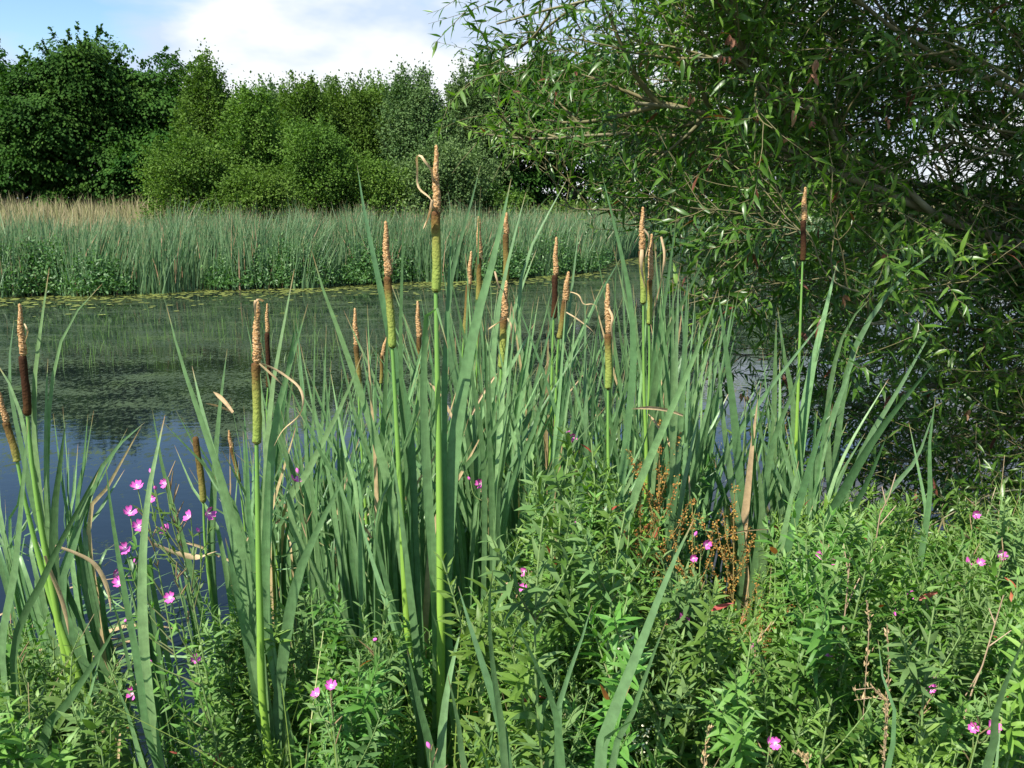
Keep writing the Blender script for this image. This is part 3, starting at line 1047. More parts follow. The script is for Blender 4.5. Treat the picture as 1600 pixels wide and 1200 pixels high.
C('T', 2.8, 1226, 'cattail standing in the willow shade on the right, tip among the willow leaves',
  ((1258, 292), (1256, 345)), ((1256, 344), (1254, 408)), [(1250, 520), (1246, 640), (1240, 780), (1230, 930)], 9, 8, 'head_dark')
C('U', 2.45, 330, 'olive cattail without a tan tip, half hidden by leaves left of the left foreground cattail',
  None, ((306, 682), (318, 786)), [(326, 900)], 11, 9, 'head_olive')
C('V', 3.1, 392, 'thin leaning brown cattail low over the water behind the left foreground leaves',
  ((357, 672), (362, 700)), ((362, 699), (374, 755)), [(382, 820)], 7, 6, 'head_olive')

# dry bracts hanging from some of the heads
for key, pts, wd_ in [
    ('A', [(664, 362), (669, 340), (675, 316), (668, 306), (656, 296), (652, 284), (652, 262), (651, 246), (656, 242), (666, 255), (674, 266), (677, 285)], 5),
    ('A', [(661, 358), (672, 330), (676, 312)], 7),
    ('C', [(400, 512), (399, 490), (399, 472), (405, 468), (412, 471)], 6),
    ('C', [(428, 697), (442, 672), (466, 650), (474, 628), (468, 606), (450, 590), (428, 576), (406, 567)], 4.5),
    ('C', [(445, 606), (430, 590), (405, 568)], 4),
    ('M', [(800, 543), (798, 525), (799, 510), (793, 497)], 4),
    ('M', [(762, 515), (772, 508), (788, 497)], 5),
    ('M', [(788, 458), (780, 448), (776, 435), (773, 424)], 4),
    ('O', [(935, 480), (925, 475), (912, 475), (905, 462), (895, 457), (886, 456)], 3),
    ('O', [(932, 525), (920, 512), (900, 497), (885, 488)], 3),
    ('Q', [(958, 556), (957, 535), (955, 510), (957, 496), (950, 480)], 5),
    ('R', [(1008, 450), (1003, 430), (1002, 410), (1003, 390)], 8),
    ('R', [(1008, 405), (1014, 372), (1006, 358)], 4),
    ('S', [(1018, 500), (1028, 458), (1036, 420), (1038, 395), (1033, 370)], 5),
    ('E', [(38, 536), (43, 520), (41, 512), (38, 506)], 3),
    ('J', [(756, 410), (750, 396)], 4)]:
    rt = HERO[key]
    Yk = rt.location[1] - 0.012
    g_ = Geo()
    path = smooth_path([P(a, b, Yk - 0.02 * math.sin(q * 0.9)) for q, (a, b) in enumerate(pts)][::-1], 22)
    g_.ribbon(path, wd_ / F_PX * Yk, np.stack([np.cos(np.linspace(0, 2.2, 22)), np.sin(np.linspace(0, 2.2, 22)), 0.4 + 0 * path[:, 0]], 1), fold=0.3, r=rng.random())
    part('bract', g_, M['straw'], rt)

# leaf blades of the headed cattails, tip first
for key, spec, w in [
    ('A', [(706, 335), (702, 430), (696, 560), (692, 760)], 13),
    ('A', [(799, 278), (772, 400), (742, 510), (716, 650), (702, 800), (697, 1000)], 22),
    ('A', [(700, 545), (672, 460), (662, 590), (668, 760), (682, 980)], 16),
    ('A', [(722, 640), (712, 760), (700, 900), (694, 1060)], 15),
    ('B', [(558, 258), (570, 335), (588, 420), (612, 540), (640, 680), (650, 900)], 15),
    ('B', [(629, 310), (629, 400), (626, 500), (628, 640), (640, 800)], 12),
    ('B', [(487, 392), (504, 450), (530, 520), (572, 640), (612, 780), (640, 960)], 17),
    ('B', [(566, 552), (540, 620), (510, 680), (480, 740), (460, 830)], 15),
    ('C', [(260, 477), (282, 560), (312, 650), (352, 770), (392, 920), (418, 1100)], 19),
    ('C', [(481, 475), (456, 560), (430, 660), (420, 780), (418, 980)], 16),
    ('C', [(460, 420), (441, 520), (424, 620), (415, 760), (414, 960)], 13),
    ('C', [(542, 738), (500, 820), (466, 900), (446, 1000), (432, 1150)], 19),
    ('C', [(352, 840), (372, 930), (396, 1040), (416, 1160)], 21),
    ('C', [(300, 572), (318, 650), (346, 760), (378, 900), (404, 1060)], 16),
    ('E', [(77, 418), (64, 510), (54, 600), (58, 740), (90, 940)], 15),
    ('E', [(160, 443), (118, 490), (88, 560), (74, 700), (84, 900)], 9),
    ('E', [(75, 560), (72, 640), (74, 780), (90, 950)], 11),
    ('E', [(103, 658), (92, 740), (84, 830), (96, 980)], 17),
    ('E', [(-10, 560), (24, 620), (48, 720), (80, 880), (112, 1040)], 15),
    ('F', [(22, 500), (14, 590), (34, 700), (76, 860)], 13),
    ('F', [(226, 660), (176, 706), (140, 770), (112, 860), (100, 960)], 15),
    ('F', [(154, 735), (128, 800), (104, 880), (108, 980)], 15),
    ('Q', [(1122, 450), (1088, 550), (1040, 660), (990, 780), (962, 900)], 13),
    ('Q', [(940, 270), (962, 360), (982, 450), (990, 560), (975, 720)], 12),
    ('Q', [(906, 640), (918, 720), (936, 820), (948, 920)], 12),
    ('M', [(835, 505), (800, 570), (752, 650), (712, 740), (760, 900)], 18),
    ('M', [(822, 300), (796, 400), (776, 500), (768, 620), (772, 780)], 12),
    ('M', [(751, 258), (730, 340), (706, 430), (700, 540), (735, 700)], 12),
    ('R', [(1115, 380), (1070, 465), (1030, 560), (1014, 700)], 12),
    ('R', [(1058, 330), (1042, 450), (1022, 580), (1012, 720)], 10),
    ('S', [(1038, 372), (1034, 440), (1022, 540), (1016, 680)], 7),
    ('T', [(1308, 410), (1284, 510), (1262, 610), (1246, 740), (1234, 900)], 16),
    ('T', [(1215, 480), (1226, 560), (1240, 640), (1236, 800)], 12),
    ('T', [(1213, 500), (1210, 620), (1208, 760), (1214, 930)], 13),
    ('T', [(1342, 540), (1316, 610), (1286, 700), (1254, 830)], 15),
    ('N', [(886, 280), (846, 355), (815, 430), (812, 560), (835, 700)], 10),
    ('N', [(882, 430), (905, 350), (890, 480), (872, 620)][1:], 9),
    ('L', [(838, 390), (808, 470), (786, 560), (782, 700)], 13),
    ('O', [(972, 400), (932, 470), (896, 560), (872, 680)], 10),
    ('J', [(751, 292), (748, 350), (746, 430), (742, 560)], 8),
    ('U', [(238, 640), (256, 740), (284, 840), (316, 960)], 15),
    ('U', [(355, 545), (342, 650), (334, 760), (332, 900)], 14)]:
    add_leaf(HERO[key], spec, w)
for key in 'DGHIKLNOJRV':
    rt = HERO[key]
    Yk = rt.location[1]
    bpx = rt.location[0] / Yk * F_PX + 800
    for k in range(3):
        tx = bpx + rng.uniform(-75, 75)
        ty = rng.uniform(470, 600) if key != 'V' else rng.uniform(640, 740)
        add_leaf(rt, [(tx, ty), (tx * .55 + bpx * .45 + rng.uniform(-6, 6), ty + 110), (tx * .25 + bpx * .75, ty + 250)], rng.uniform(9, 13))


def shoot(Y, pxb, leaves, label, group='headless cattail shoots'):
    root = thing('cattail_shoot', base_of(pxb, Y), label, 'cattail', group)
    for lf in leaves:
        add_leaf(root, lf[0], lf[1], **(lf[2] if len(lf) > 2 else {}))
    return root


shoot(1.28, 925, [([(1085, 810), (1046, 892), (1004, 1000), (964, 1100), (938, 1190)], 24),
                 ([(1042, 968), (1018, 1030), (986, 1120), (956, 1200)], 15),
                 ([(985, 1070), (965, 1120), (945, 1190)], 12),
                 ([(1012, 1118), (968, 1138), (944, 1185)], 13)], 'headless cattail shoot in the front centre whose broad blade arches up to the right')
shoot(1.30, 880, [([(803, 958), (828, 1020), (856, 1075), (876, 1180)], 18),
                  ([(925, 945), (902, 1020), (876, 1090), (872, 1180)], 17)], 'small front cattail shoot with one dark blade leaning left and one pale blade leaning right')
shoot(1.28, 805, [([(716, 916), (738, 990), (764, 1070), (790, 1180)], 22),
                 ([(770, 890), (764, 960), (772, 1060), (788, 1180)], 14),
                 ([(700, 1055), (716, 1130), (728, 1210)], 17),
                 ([(750, 1160), (762, 1200), (770, 1240)], 13)], 'front cattail shoot right of the tallest stem with a broad blade pointing up left')
shoot(1.5, 690, [([(722, 975), (706, 1040), (694, 1110), (688, 1200)], 19),
                  ([(636, 1015), (652, 1090), (670, 1160), (682, 1230)], 18)], 'low cattail shoot hugging the foot of the tallest cattail')
shoot(1.8, 668, [([(575, 790), (596, 880), (622, 980), (652, 1090), (664, 1180)], 17),
                 ([(612, 700), (626, 800), (640, 920), (656, 1080)], 15),
                 ([(560, 800), (586, 890), (610, 960), (640, 1060)], 14)], 'cattail shoot left of the tallest stem whose blades lean to the upper left')
shoot(1.25, 480, [([(484, 1134), (480, 1190), (480, 1240)], 9)], 'single short cattail blade poking up at the bottom edge left of centre')
shoot(1.6, 246, [([(165, 722), (174, 800), (192, 910), (214, 1030), (240, 1180)], 17),
                 ([(258, 648), (242, 720), (228, 800), (222, 940), (236, 1120)], 17),
                 ([(176, 1058), (198, 1110), (218, 1180)], 13),
                 ([(166, 912), (188, 980), (214, 1090)], 10)], 'cattail shoot between the pink flowers and the left water gap with tall straight blades')
shoot(1.7, -10, [([(44, 655), (34, 780), (22, 900), (4, 1040)], 22),
                 ([(160, 722), (190, 850), (80, 1010), (10, 1100)][:1] + [(120, 800), (70, 900), (20, 1040)], 13)], 'dark bladed cattail shoot standing against the left edge of the picture')
shoot(1.55, 40, [([(187, 968), (156, 1022), (112, 1090), (66, 1180)], 18),
                 ([(160, 1010), (142, 1080), (128, 1120)], 12)], 'low cattail shoot at the bottom left whose blades reach across the water gap')
shoot(2.5, 1170, [([(1122, 455), (1136, 560), (1150, 680), (1164, 850), (1172, 960)], 14),
                  ([(1184, 624), (1176, 690), (1168, 770), (1160, 850), (1164, 930)], 13, dict(dead=True)),
                  ([(1262, 545), (1236, 620), (1206, 700), (1186, 840)], 12),
                  ([(1182, 708), (1190, 780), (1192, 880), (1184, 960)], 15),
                  ([(1122, 548), (1128, 640), (1144, 760), (1160, 880)], 13)], 'cattail shoot with one bright straw coloured dead blade among green ones, right of centre')
shoot(2.4, 1206, [([(1248, 720), (1232, 800), (1212, 900), (1202, 990)], 13),
                  ([(1467, 558), (1420, 615), (1370, 680), (1322, 760), (1262, 870)], 18),
                  ([(1386, 680), (1352, 760), (1312, 830), (1252, 910)], 16),
                  ([(1308, 595), (1290, 650), (1262, 740), (1228, 870)], 13),
                  ([(1270, 790), (1250, 850), (1220, 940)], 14)], 'fan shaped cattail shoot whose longest blade arches right into the willow shade')
shoot(2.9, 1300, [([(1466, 500), (1440, 545), (1402, 612), (1350, 700), (1316, 800)], 9),
                  ([(1366, 460), (1330, 500), (1306, 560), (1292, 660), (1296, 800)], 12),
                  ([(1498, 376), (1450, 402), (1390, 455), (1330, 560), (1305, 720)], 10),
                  ([(1460, 640), (1455, 700), (1452, 780)][:1] + [(1430, 720), (1370, 800)], 9)], 'cattail shoot standing deep in the willow shade behind the arching blade')
shoot(2.3, 1450, [([(1462, 620), (1452, 700), (1450, 800)], 10), ([(1420, 660), (1436, 740), (1446, 830)], 8)], 'dim pair of cattail blades in the darkest willow shade on the right')
shoot(1.25, 1400, [([(1372, 1000), (1382, 1080), (1394, 1170)], 13)], 'single upright cattail blade among the willowherb at the lower right')
shoot(1.28, 1540, [([(1606, 985), (1574, 1060), (1552, 1130), (1542, 1200)], 20), ([(1565, 1120), (1556, 1200), (1552, 1240)], 12)], 'broad cattail blade leaning out past the lower right corner')

# the thicket behind: shoots drawn from where the photograph is thick with blades
ZONES = [
    (650, 800, 2.1, 2.9, 345, 500, 70, 8, 'tall headless cattail shoot standing among the heads right of the tallest cattail'),
    (820, 1060, 2.3, 3.1, 350, 500, 70, 11, 'tall headless cattail shoot standing between the lone green cattail and the twin heads'),
    (1180, 1280, 2.5, 2.9, 470, 620, 60, 4, 'tall headless cattail shoot standing round the shaded cattail on the right'),
    (480, 640, 2.1, 2.8, 450, 600, 70, 6, 'tall headless cattail shoot standing left of the tall pair of heads'),  # px range of feet, depth range, tip height range (px y), spread, how many, label
    (470, 600, 2.3, 3.2, 540, 720, 75, 24, 'headless cattail shoot in the thicket between the left foreground cattail and the tall pair'),
    (600, 700, 2.2, 3.3, 480, 700, 80, 23, 'headless cattail shoot in the thicket around the feet of the two tallest cattails'),
    (700, 830, 2.3, 3.4, 430, 690, 90, 27, 'headless cattail shoot in the thicket right of the tallest cattail'),
    (830, 960, 2.4, 3.4, 420, 690, 90, 25, 'headless cattail shoot in the thicket between the very dark cattail and the lone green one'),
    (960, 1100, 2.5, 3.4, 400, 680, 80, 22, 'headless cattail shoot in the thicket below the twin cattails by the willow'),
    (1130, 1250, 2.6, 3.1, 560, 760, 60, 11, 'headless cattail shoot beside the shoot with the straw coloured dead blade'),
    (330, 470, 2.3, 3.2, 560, 760, 60, 14, 'headless cattail shoot behind the stem of the left foreground cattail'),
    (10, 150, 2.0, 2.6, 620, 820, 60, 8, 'headless cattail shoot crowding round the leftmost upright cattail'),
    (200, 300, 2.2, 2.8, 780, 900, 40, 3, 'short cattail shoot standing behind the branching pink willowherb'),
]
for x0, x1, y0, y1, t0, t1, spr, cnt, lab in ZONES:
    for k in range(cnt):
        Yk = rng.uniform(y0, y1)
        pb = rng.uniform(x0, x1)
        root = thing('cattail_shoot', base_of(pb, Yk), lab, 'cattail', lab.replace('headless cattail shoot', 'headless cattail shoots').replace('shoot standing', 'shoots standing').replace('short cattail shoot', 'short cattail shoots'))
        hi = rng.uniform(t0, t1)
        for q in range(int(rng.integers(6, 9))):
            tx = pb + rng.normal(0.15, 1.0) * spr
            ty = hi + abs(rng.normal(0, 95))
            m1x = pb + (tx - pb) * rng.uniform(0.45, 0.68)
            add_leaf(root, [(tx, ty), (m1x, ty + (900 - ty) * 0.38), (pb + (tx - pb) * 0.2, ty + (900 - ty) * 0.72)],
                     rng.uniform(0.010, 0.0185) * F_PX / Yk * rng.uniform(0.9, 1.05), yaw=rng.uniform(-1.0, 0.6), r=rng.random())

# fallen reeds lying on the water at the left
for k in range(44):
    a0 = np.array([rng.uniform(-2.35, -1.75), rng.uniform(2.95, 3.7), 0.012 + 0.003 * k])
    ang = rng.normal(0.75, 0.35)
    ln = rng.uniform(0.4, 1.05)
    u = np.linspace(0, 1, 10)
    bend = rng.normal(0, 0.18)
    path = a0 + np.stack([u * ln * math.cos(ang) + bend * u * u * math.sin(ang), u * ln * math.sin(ang) - bend * u * u * math.cos(ang), rng.uniform(0, 0.12) * np.sin(u * 3.1)], 1)
    g_ = Geo()
    g_.ribbon(path, rng.uniform(0.012, 0.02), np.tile([-math.sin(ang), math.cos(ang), rng.uniform(-0.5, 0.5)], (10, 1)), r=rng.uniform(0, 0.95))
    o = g_.mesh('fallen_reed', M['straw'] if k % 7 in (0, 3) else M['cattail_leaf'], origin=a0)
    o = link('fallen_reed', o, loc=a0)
    if k % 7 in (0, 3):
        tag(o, 'fallen straw coloured reed blade lying in the floating heap at the lower left', 'fallen reed', 'dead blades in the floating heap of reeds')
    else:
        tag(o, 'fallen green reed blade lying in the floating heap at the lower left', 'fallen reed', 'green blades in the floating heap of reeds')
for k, (pts, wd_, lab) in enumerate([
    ([(162, 968), (155, 930), (138, 890), (112, 868), (86, 853)], 7, 'thin dry blade arching down over the open water at the left'),
    ([(95, 1004), (84, 950), (74, 905), (70, 868)], 7, 'pale bleached straight blade slanting in front of the left water'),
    ([(140, 1200), (152, 1150), (165, 1134), (178, 1150), (184, 1200)], 6, 'brown withered blade bent in a hoop at the bottom left'),
    ([(332, 870), (300, 880), (265, 868), (240, 850)], 9, 'dry orange blade lying crosswise behind the branching pink willowherb')]):
    Yk = 1.85 + 0.25 * (k == 3)
    path = smooth_path([P(a, b, Yk) for a, b in pts][::-1], 18)
    path[:, 1] += 0.04 * np.sin(np.linspace(0, 2, 18))
    g_ = Geo()
    g_.ribbon(path, wd_ / F_PX * Yk, np.tile([1, 0.4, 0.3], (18, 1)), fold=0.3, r=rng.random())
    tag(link('dry_reed', g_.mesh('dry_reed', M['straw'], origin=path[0]), loc=path[0]), lab, 'dry reed', 'single dry reed blades')

# ------------------------------------------------------------------ willow: limbs as photographed, unseen boughs added overhead for shade, branches and leaves grown from them
WL = [leaf_tmpl(0.19, 0.28, b, st=(0, .1, .35, .68, 1), prof=(.12, .6, 1, .62, .02), twist=t) for b, t in ((0.08, 0), (0.25, 0.5), (0.38, -0.6), (0.18, 0.9))]
LIMBS = [  # depth varies along each: (px, py, Y), root radius, branch count, leafiness, label
    ([(2050, 640, 4.7), (1800, 470, 4.3), (1620, 385, 4.0), (1480, 345, 3.85), (1300, 265, 3.7), (1130, 190, 3.5), (1000, 168, 3.3)], .036, 30, 1.0),
    ([(2050, 600, 4.9), (1750, 380, 4.6), (1600, 325, 4.4), (1400, 285, 4.3), (1200, 240, 4.2), (1000, 215, 4.0), (850, 212, 3.9), (745, 200, 3.8)], .024, 34, 1.0),
    ([(2050, 600, 4.7), (1780, 330, 4.1), (1650, 200, 3.8), (1500, 100, 3.6), (1350, 0, 3.4), (1220, -90, 3.3)], .026, 26, 1.0),
    ([(2050, 600, 4.9), (1800, 260, 4.7), (1600, 150, 4.5), (1400, 75, 4.3), (1200, 25, 4.2), (1000, 0, 4.1), (860, 10, 4.0), (770, 30, 3.9)], .022, 34, 1.0),
    ([(1240, 240, 3.65), (1190, 140, 3.5), (1130, 40, 3.4), (1060, -60, 3.3)], .012, 18, 1.1),
    ([(1480, 345, 3.85), (1350, 250, 3.7), (1250, 170, 3.5), (1170, 110, 3.3), (1080, 80, 3.15)], .014, 20, 1.1),
    ([(2000, 600, 4.4), (1750, 420, 4.0), (1530, 395, 3.7), (1460, 455, 3.6), (1400, 495, 3.5), (1330, 520, 3.5)], .012, 20, .8),
    ([(2050, 650, 4.9), (1700, 470, 4.6), (1450, 470, 4.5), (1250, 470, 4.4), (1120, 500, 4.3)], .018, 30, .9),
    ([(2050, 680, 4.9), (1750, 560, 4.4), (1550, 590, 4.2), (1380, 620, 4.1), (1220, 650, 4.0)], .018, 30, .9),
    ([(2050, 700, 4.8), (1750, 640, 4.0), (1600, 660, 3.8), (1480, 700, 3.7), (1380, 740, 3.6)], .014, 26, .9),
    ([(2100, 600, 5.9), (1700, 330, 5.7), (1450, 370, 5.5), (1250, 380, 5.4), (1080, 370, 5.3), (960, 350, 5.2)], .02, 34, 1.0),
    ([(2100, 620, 5.9), (1700, 470, 5.6), (1400, 540, 5.4), (1200, 560, 5.3), (1080, 545, 5.2)], .018, 32, 1.0),
    ([(2050, 600, 4.9), (1750, 0, 4.4), (1500, -160, 4.2), (1200, -220, 4.1), (950, -180, 4.0), (800, -90, 3.9)], .024, 30, 1.2),
    ([(2100, 600, 5.2), (1850, -100, 4.6), (1600, -350, 4.2), (1300, -430, 4.0), (1000, -380, 3.9)], .024, 26, 1.3),
    ([(2050, 600, 4.9), (1900, 100, 4.2), (1700, -100, 3.8), (1500, -220, 3.5)], .02, 20, 1.3),
    ([(2100, 500, 4.3), (1900, 250, 3.8), (1750, 180, 3.5), (1600, 130, 3.3), (1450, 60, 3.1)], .014, 22, 1.2),
    ([(2050, 560, 4.4), (1850, 420, 4.0), (1700, 300, 3.8), (1560, 240, 3.7), (1420, 190, 3.6)], .014, 22, 1.2),
    ([(2100, 600, 5.3), (1850, 250, 5.0), (1650, 180, 4.9), (1450, 190, 4.8), (1280, 150, 4.7), (1100, 110, 4.6), (950, 95, 4.5)], .018, 34, 1.1),
    ([(1420, 540, 3.6), (1350, 480, 3.25), (1300, 420, 3.1), (1245, 360, 3.0), (1200, 318, 2.98)], .006, 9, 1.0),
    ([(1300, 265, 3.7), (1240, 310, 3.5), (1235, 370, 3.35), (1250, 430, 3.3)], .007, 12, 1.0),
    ([(1400, 285, 4.3), (1200, 320, 4.1), (1050, 340, 4.0), (930, 330, 3.9), (860, 300, 3.8)], .010, 20, .7),
    ([(2050, 560, 4.9), (1980, 150, 4.4), (1800, -150, 3.9), (1560, -330, 3.4), (1330, -420, 3.0), (1240, -560, 2.5)], .02, 34, 1.3),  # unseen limb added to carry the overhead shading twigs
    ([(2100, 800, 4.4), (1750, 780, 3.6), (1600, 770, 3.35), (1500, 790, 3.2), (1420, 830, 3.1)], .010, 20, .8),
]


def in_willow(p):
    """where the photographed willow has leaves, judged on its outline seen from the pond's edge"""
    return True


root = thing('willow', (4.55, 4.9, 0.1), 'big near willow filling the right side, glossy narrow leaves and long slanting limbs', 'tree')
tk = Geo()
for a0, a1 in (((5.6, 5.2, -0.1), P(2050, 600, 4.8)), ((5.2, 4.7, -0.1), P(2050, 620, 4.7)), ((6.2, 5.9, -0.1), P(2100, 610, 5.8))):
    tk.tube(smooth_path([np.array(a0), (np.array(a0) + a1) / 2 + np.array([0.15, 0, 0]), a1], 8), np.linspace(0.09, 0.045, 8), 9)
part('trunk', tk, M['willow_bark'], root)
lp, ld, ln_, ls = [], [], [], []
tw = Geo()
bare = Geo()


def edge_left(py):
    """left outline of the foliage, px by py"""
    return np.interp(py, [-400, 0, 60, 150, 215, 260, 330, 420, 500, 560, 640, 720, 800, 900], [760, 705, 690, 690, 640, 880, 870, 1040, 1060, 1060, 1090, 1180, 1240, 1330])


def to_px(p):
    y = p[..., 1]
    z = p[..., 2] - CAM_H
    zc = y * math.cos(PITCH) - z * math.sin(PITCH)
    yc = y * math.sin(PITCH) + z * math.cos(PITCH)
    return 800 + p[..., 0] / zc * F_PX, 600 - yc / zc * F_PX


for li, (pts, r0, nb, leafy) in enumerate(LIMBS):
    path = smooth_path([P(*q) for q in pts], 40)
    path += 0.018 * np.stack([np.sin(np.linspace(0, 17, 40) + li), np.sin(np.linspace(0, 13, 40) + 2 * li), np.sin(np.linspace(0, 21, 40) + 3 * li)], 1)
    g_ = Geo()
    g_.tube(path, r0 * 1.15 * (1 - 0.85 * np.linspace(0, 1, 40)), 8, jitter=0.03)
    part('limb', g_, M['willow_bark'], root)
    tan = unit(np.gradient(path, axis=0))
    for b in range(nb):
        f = rng.uniform(0.25, 1.0)
        k = int(f * 39)
        st, td = path[k], tan[k]
        side = unit(np.cross(td, rng.normal(size=3)))
        if side[1] < 0 and rng.random() < 0.6:
            side = -side
        d0 = unit(td * rng.uniform(0.5, 1.0) + side * rng.uniform(0.5, 1.0) + np.array([0, 0, 0.12]))
        blen = rng.uniform(0.3, 0.75) * (1.15 - 0.4 * f)
        kk = 8
        bp = [st]
        d = d0
        for q in range(kk):
            d = unit(d + rng.normal(0, 0.10, 3) + np.array([0, 0, -0.045 if li in (7, 8, 9, 10, 11, 18, 20) else 0.015]))
            bp.append(bp[-1] + d * blen / kk)
        bp = np.array(bp)
        ex_, ey_ = to_px(bp[-1])
        if ex_ < edge_left(ey_) + 12:
            continue
        tw.tube(bp, r0 * 0.22 * (1.2 - 0.9 * np.linspace(0, 1, kk + 1)) + 0.001, 5)
        for q in range(int(rng.integers(6, 9))):
            f2 = rng.uniform(0.15, 1.0)
            j = int(f2 * kk)
            s2 = bp[j]
            t2 = unit(bp[min(kk, j + 1)] - bp[max(0, j - 1)])
            d2 = unit(t2 * 0.8 + unit(np.cross(t2, rng.normal(size=3))) * 0.8)
            if ex_ > 1390 and -20 < ey_ < 320 and li not in (0, 1) and math.sin(s2[0] * 9 + s2[2] * 4) * math.sin(s2[2] * 8 + 1) > 0.12:
                continue
            l2 = rng.uniform(0.14, 0.34)
            n2_ = 7
            tp2 = [s2]
            for z in range(n2_):
                d2 = unit(d2 + rng.normal(0, 0.09, 3) + np.array([0, 0, 0.02]))
                tp2.append(tp2[-1] + d2 * l2 / n2_)
            tp2 = np.array(tp2)
            ex_, ey_ = to_px(tp2[-1])
            if ex_ < edge_left(ey_):
                continue
            tw.tube(tp2, np.linspace(0.0018, 0.0008, n2_ + 1), 4)
            nl = int(rng.integers(8, 15) * leafy)
            fu = np.linspace(0.12, 1, nl)
            pp = np.stack([np.interp(fu * n2_, np.arange(n2_ + 1), tp2[:, c]) for c in range(3)], 1)
            ta = unit(np.gradient(tp2, axis=0))[np.minimum(n2_, (fu * n2_).astype(int))]
            phi = np.arange(nl) * 2.4 + rng.uniform(0, 6)
            e1 = unit(np.cross(ta, [0.1, 0.2, 1.0]))
            e2 = np.cross(ta, e1)
            rad = e1 * np.cos(phi)[:, None] + e2 * np.sin(phi)[:, None]
            dd_ = unit(ta * 0.75 + rad * 0.8 + np.array([0, 0, -0.18]) + rng.normal(0, 0.15, (nl, 3)))
            lp.append(pp)
            ld.append(dd_)
            ln_.append(unit(ta * 0.5 + np.array([0, 0, 0.9]) - rad * 0.3 + rng.normal(0, 0.35, (nl, 3))))
            ls.append(rng.uniform(0.045, 0.094, nl) * (1 - 0.45 * (fu > 0.9)))
# inner twigs filling the body of the bush, denser towards the trunk on the right
n_main = len(lp)
NT = 6200
k_ = 0
while k_ < NT + 2000:
    if k_ >= NT:   # unseen boughs added above the frame to shade the willow's lower right
        c = np.array([rng.uniform(0.5, 2.9), rng.uniform(2.15, 4.2), rng.uniform(2.8, 4.1)])
        px_, py_ = to_px(c)
    else:
        px_, py_ = rng.uniform(700, 1900), rng.uniform(-420, 900)
    el_ = edge_left(py_)
    if px_ < el_ + 25:
        continue
    dens = np.clip((px_ - el_) / 520, 0.04, 1.0) ** 1.2
    if py_ > 200 and px_ < 1330 and py_ < 520:
        dens *= 0.55
    if 130 < py_ < 310 and 1420 < px_ < 1660:
        dens *= 0.5
    if py_ < 310 and px_ > 1400:
        dens *= 0.8
    if py_ < 60 and 700 < px_ < 1150:
        dens *= 0.4
    if py_ > 560:
        dens *= np.clip((px_ - 1150) / 200, 0.15, 1)
    if py_ < 0:
        dens = min(1, dens + 0.15)
    if k_ < NT and rng.random() > dens:
        continue
    far_in = rng.random()
    Yk = 4.0 + 1.9 * far_in if py_ < 560 else 3.4 + 1.9 * far_in
    if rng.random() < 0.10:
        Yk = rng.uniform(3.2, 4.0)
    if k_ < NT:
        c = P(px_, py_, Yk)
    elif py_ > -30:
        continue
    if c[2] < 0.08 or c[2] > 4.9:
        continue
    k_ += 1
    d2 = unit(np.array([-0.75, rng.normal(0, 0.5), rng.normal(0.15, 0.45)]) + rng.normal(0, 0.35, 3))
    l2 = rng.uniform(0.16, 0.42)
    tp2 = [c]
    for z in range(5):
        d2 = unit(d2 + rng.normal(0, 0.12, 3) + np.array([0, 0, -0.03]))
        tp2.append(tp2[-1] + d2 * l2 / 5)
    tp2 = np.array(tp2)
    tw.tube(tp2, np.linspace(0.0022, 0.0008, 6), 4)
    nl = int(rng.integers(8, 14))
    fu = np.linspace(0.05, 1, nl)
    pp = np.stack([np.interp(fu * 5, np.arange(6), tp2[:, c2]) for c2 in range(3)], 1)
    ta = unit(np.gradient(tp2, axis=0))[np.minimum(5, (fu * 5).astype(int))]
    phi = np.arange(nl) * 2.4 + rng.uniform(0, 6)
    e1 = unit(np.cross(ta, [0.1, 0.2, 1.0]))
    e2 = np.cross(ta, e1)
    rad = e1 * np.cos(phi)[:, None] + e2 * np.sin(phi)[:, None]
    lp.append(pp)
    ld.append(unit(ta * 0.75 + rad * 0.8 + np.array([0, 0, -0.18]) + rng.normal(0, 0.2, (nl, 3))))
    ln_.append(unit(ta * 0.5 + np.array([0, 0, 0.9]) - rad * 0.3 + rng.normal(0, 0.35, (nl, 3))))
    ls.append(rng.uniform(0.045, 0.088, nl))
lp, ld, ln_, ls = map(np.concatenate, (lp, ld, ln_, ls))
ex_, ey_ = to_px(lp)
keep = ex_ > edge_left(ey_) - 25
lp, ld, ln_, ls = lp[keep], ld[keep], ln_[keep], ls[keep]
print('willow leaves', len(lp), flush=True)
fg = Geo()
wh = rng.integers(0, 4, len(lp))
tone = np.clip(0.45 + 0.3 * np.sin(lp[:, 0] * 5 + lp[:, 2] * 4) + rng.normal(0, 0.22, len(lp)), 0, 0.98)
tone = np.where(rng.random(len(lp)) < 0.012, 1.0, tone)
for k in range(4):
    s_ = wh == k
    fg.scatter(WL[k], lp[s_], ld[s_], ln_[s_], ls[s_], tone[s_])
part('foliage', fg, M['willow_leaf'], root)
part('twigs', tw, M['twig'], root)
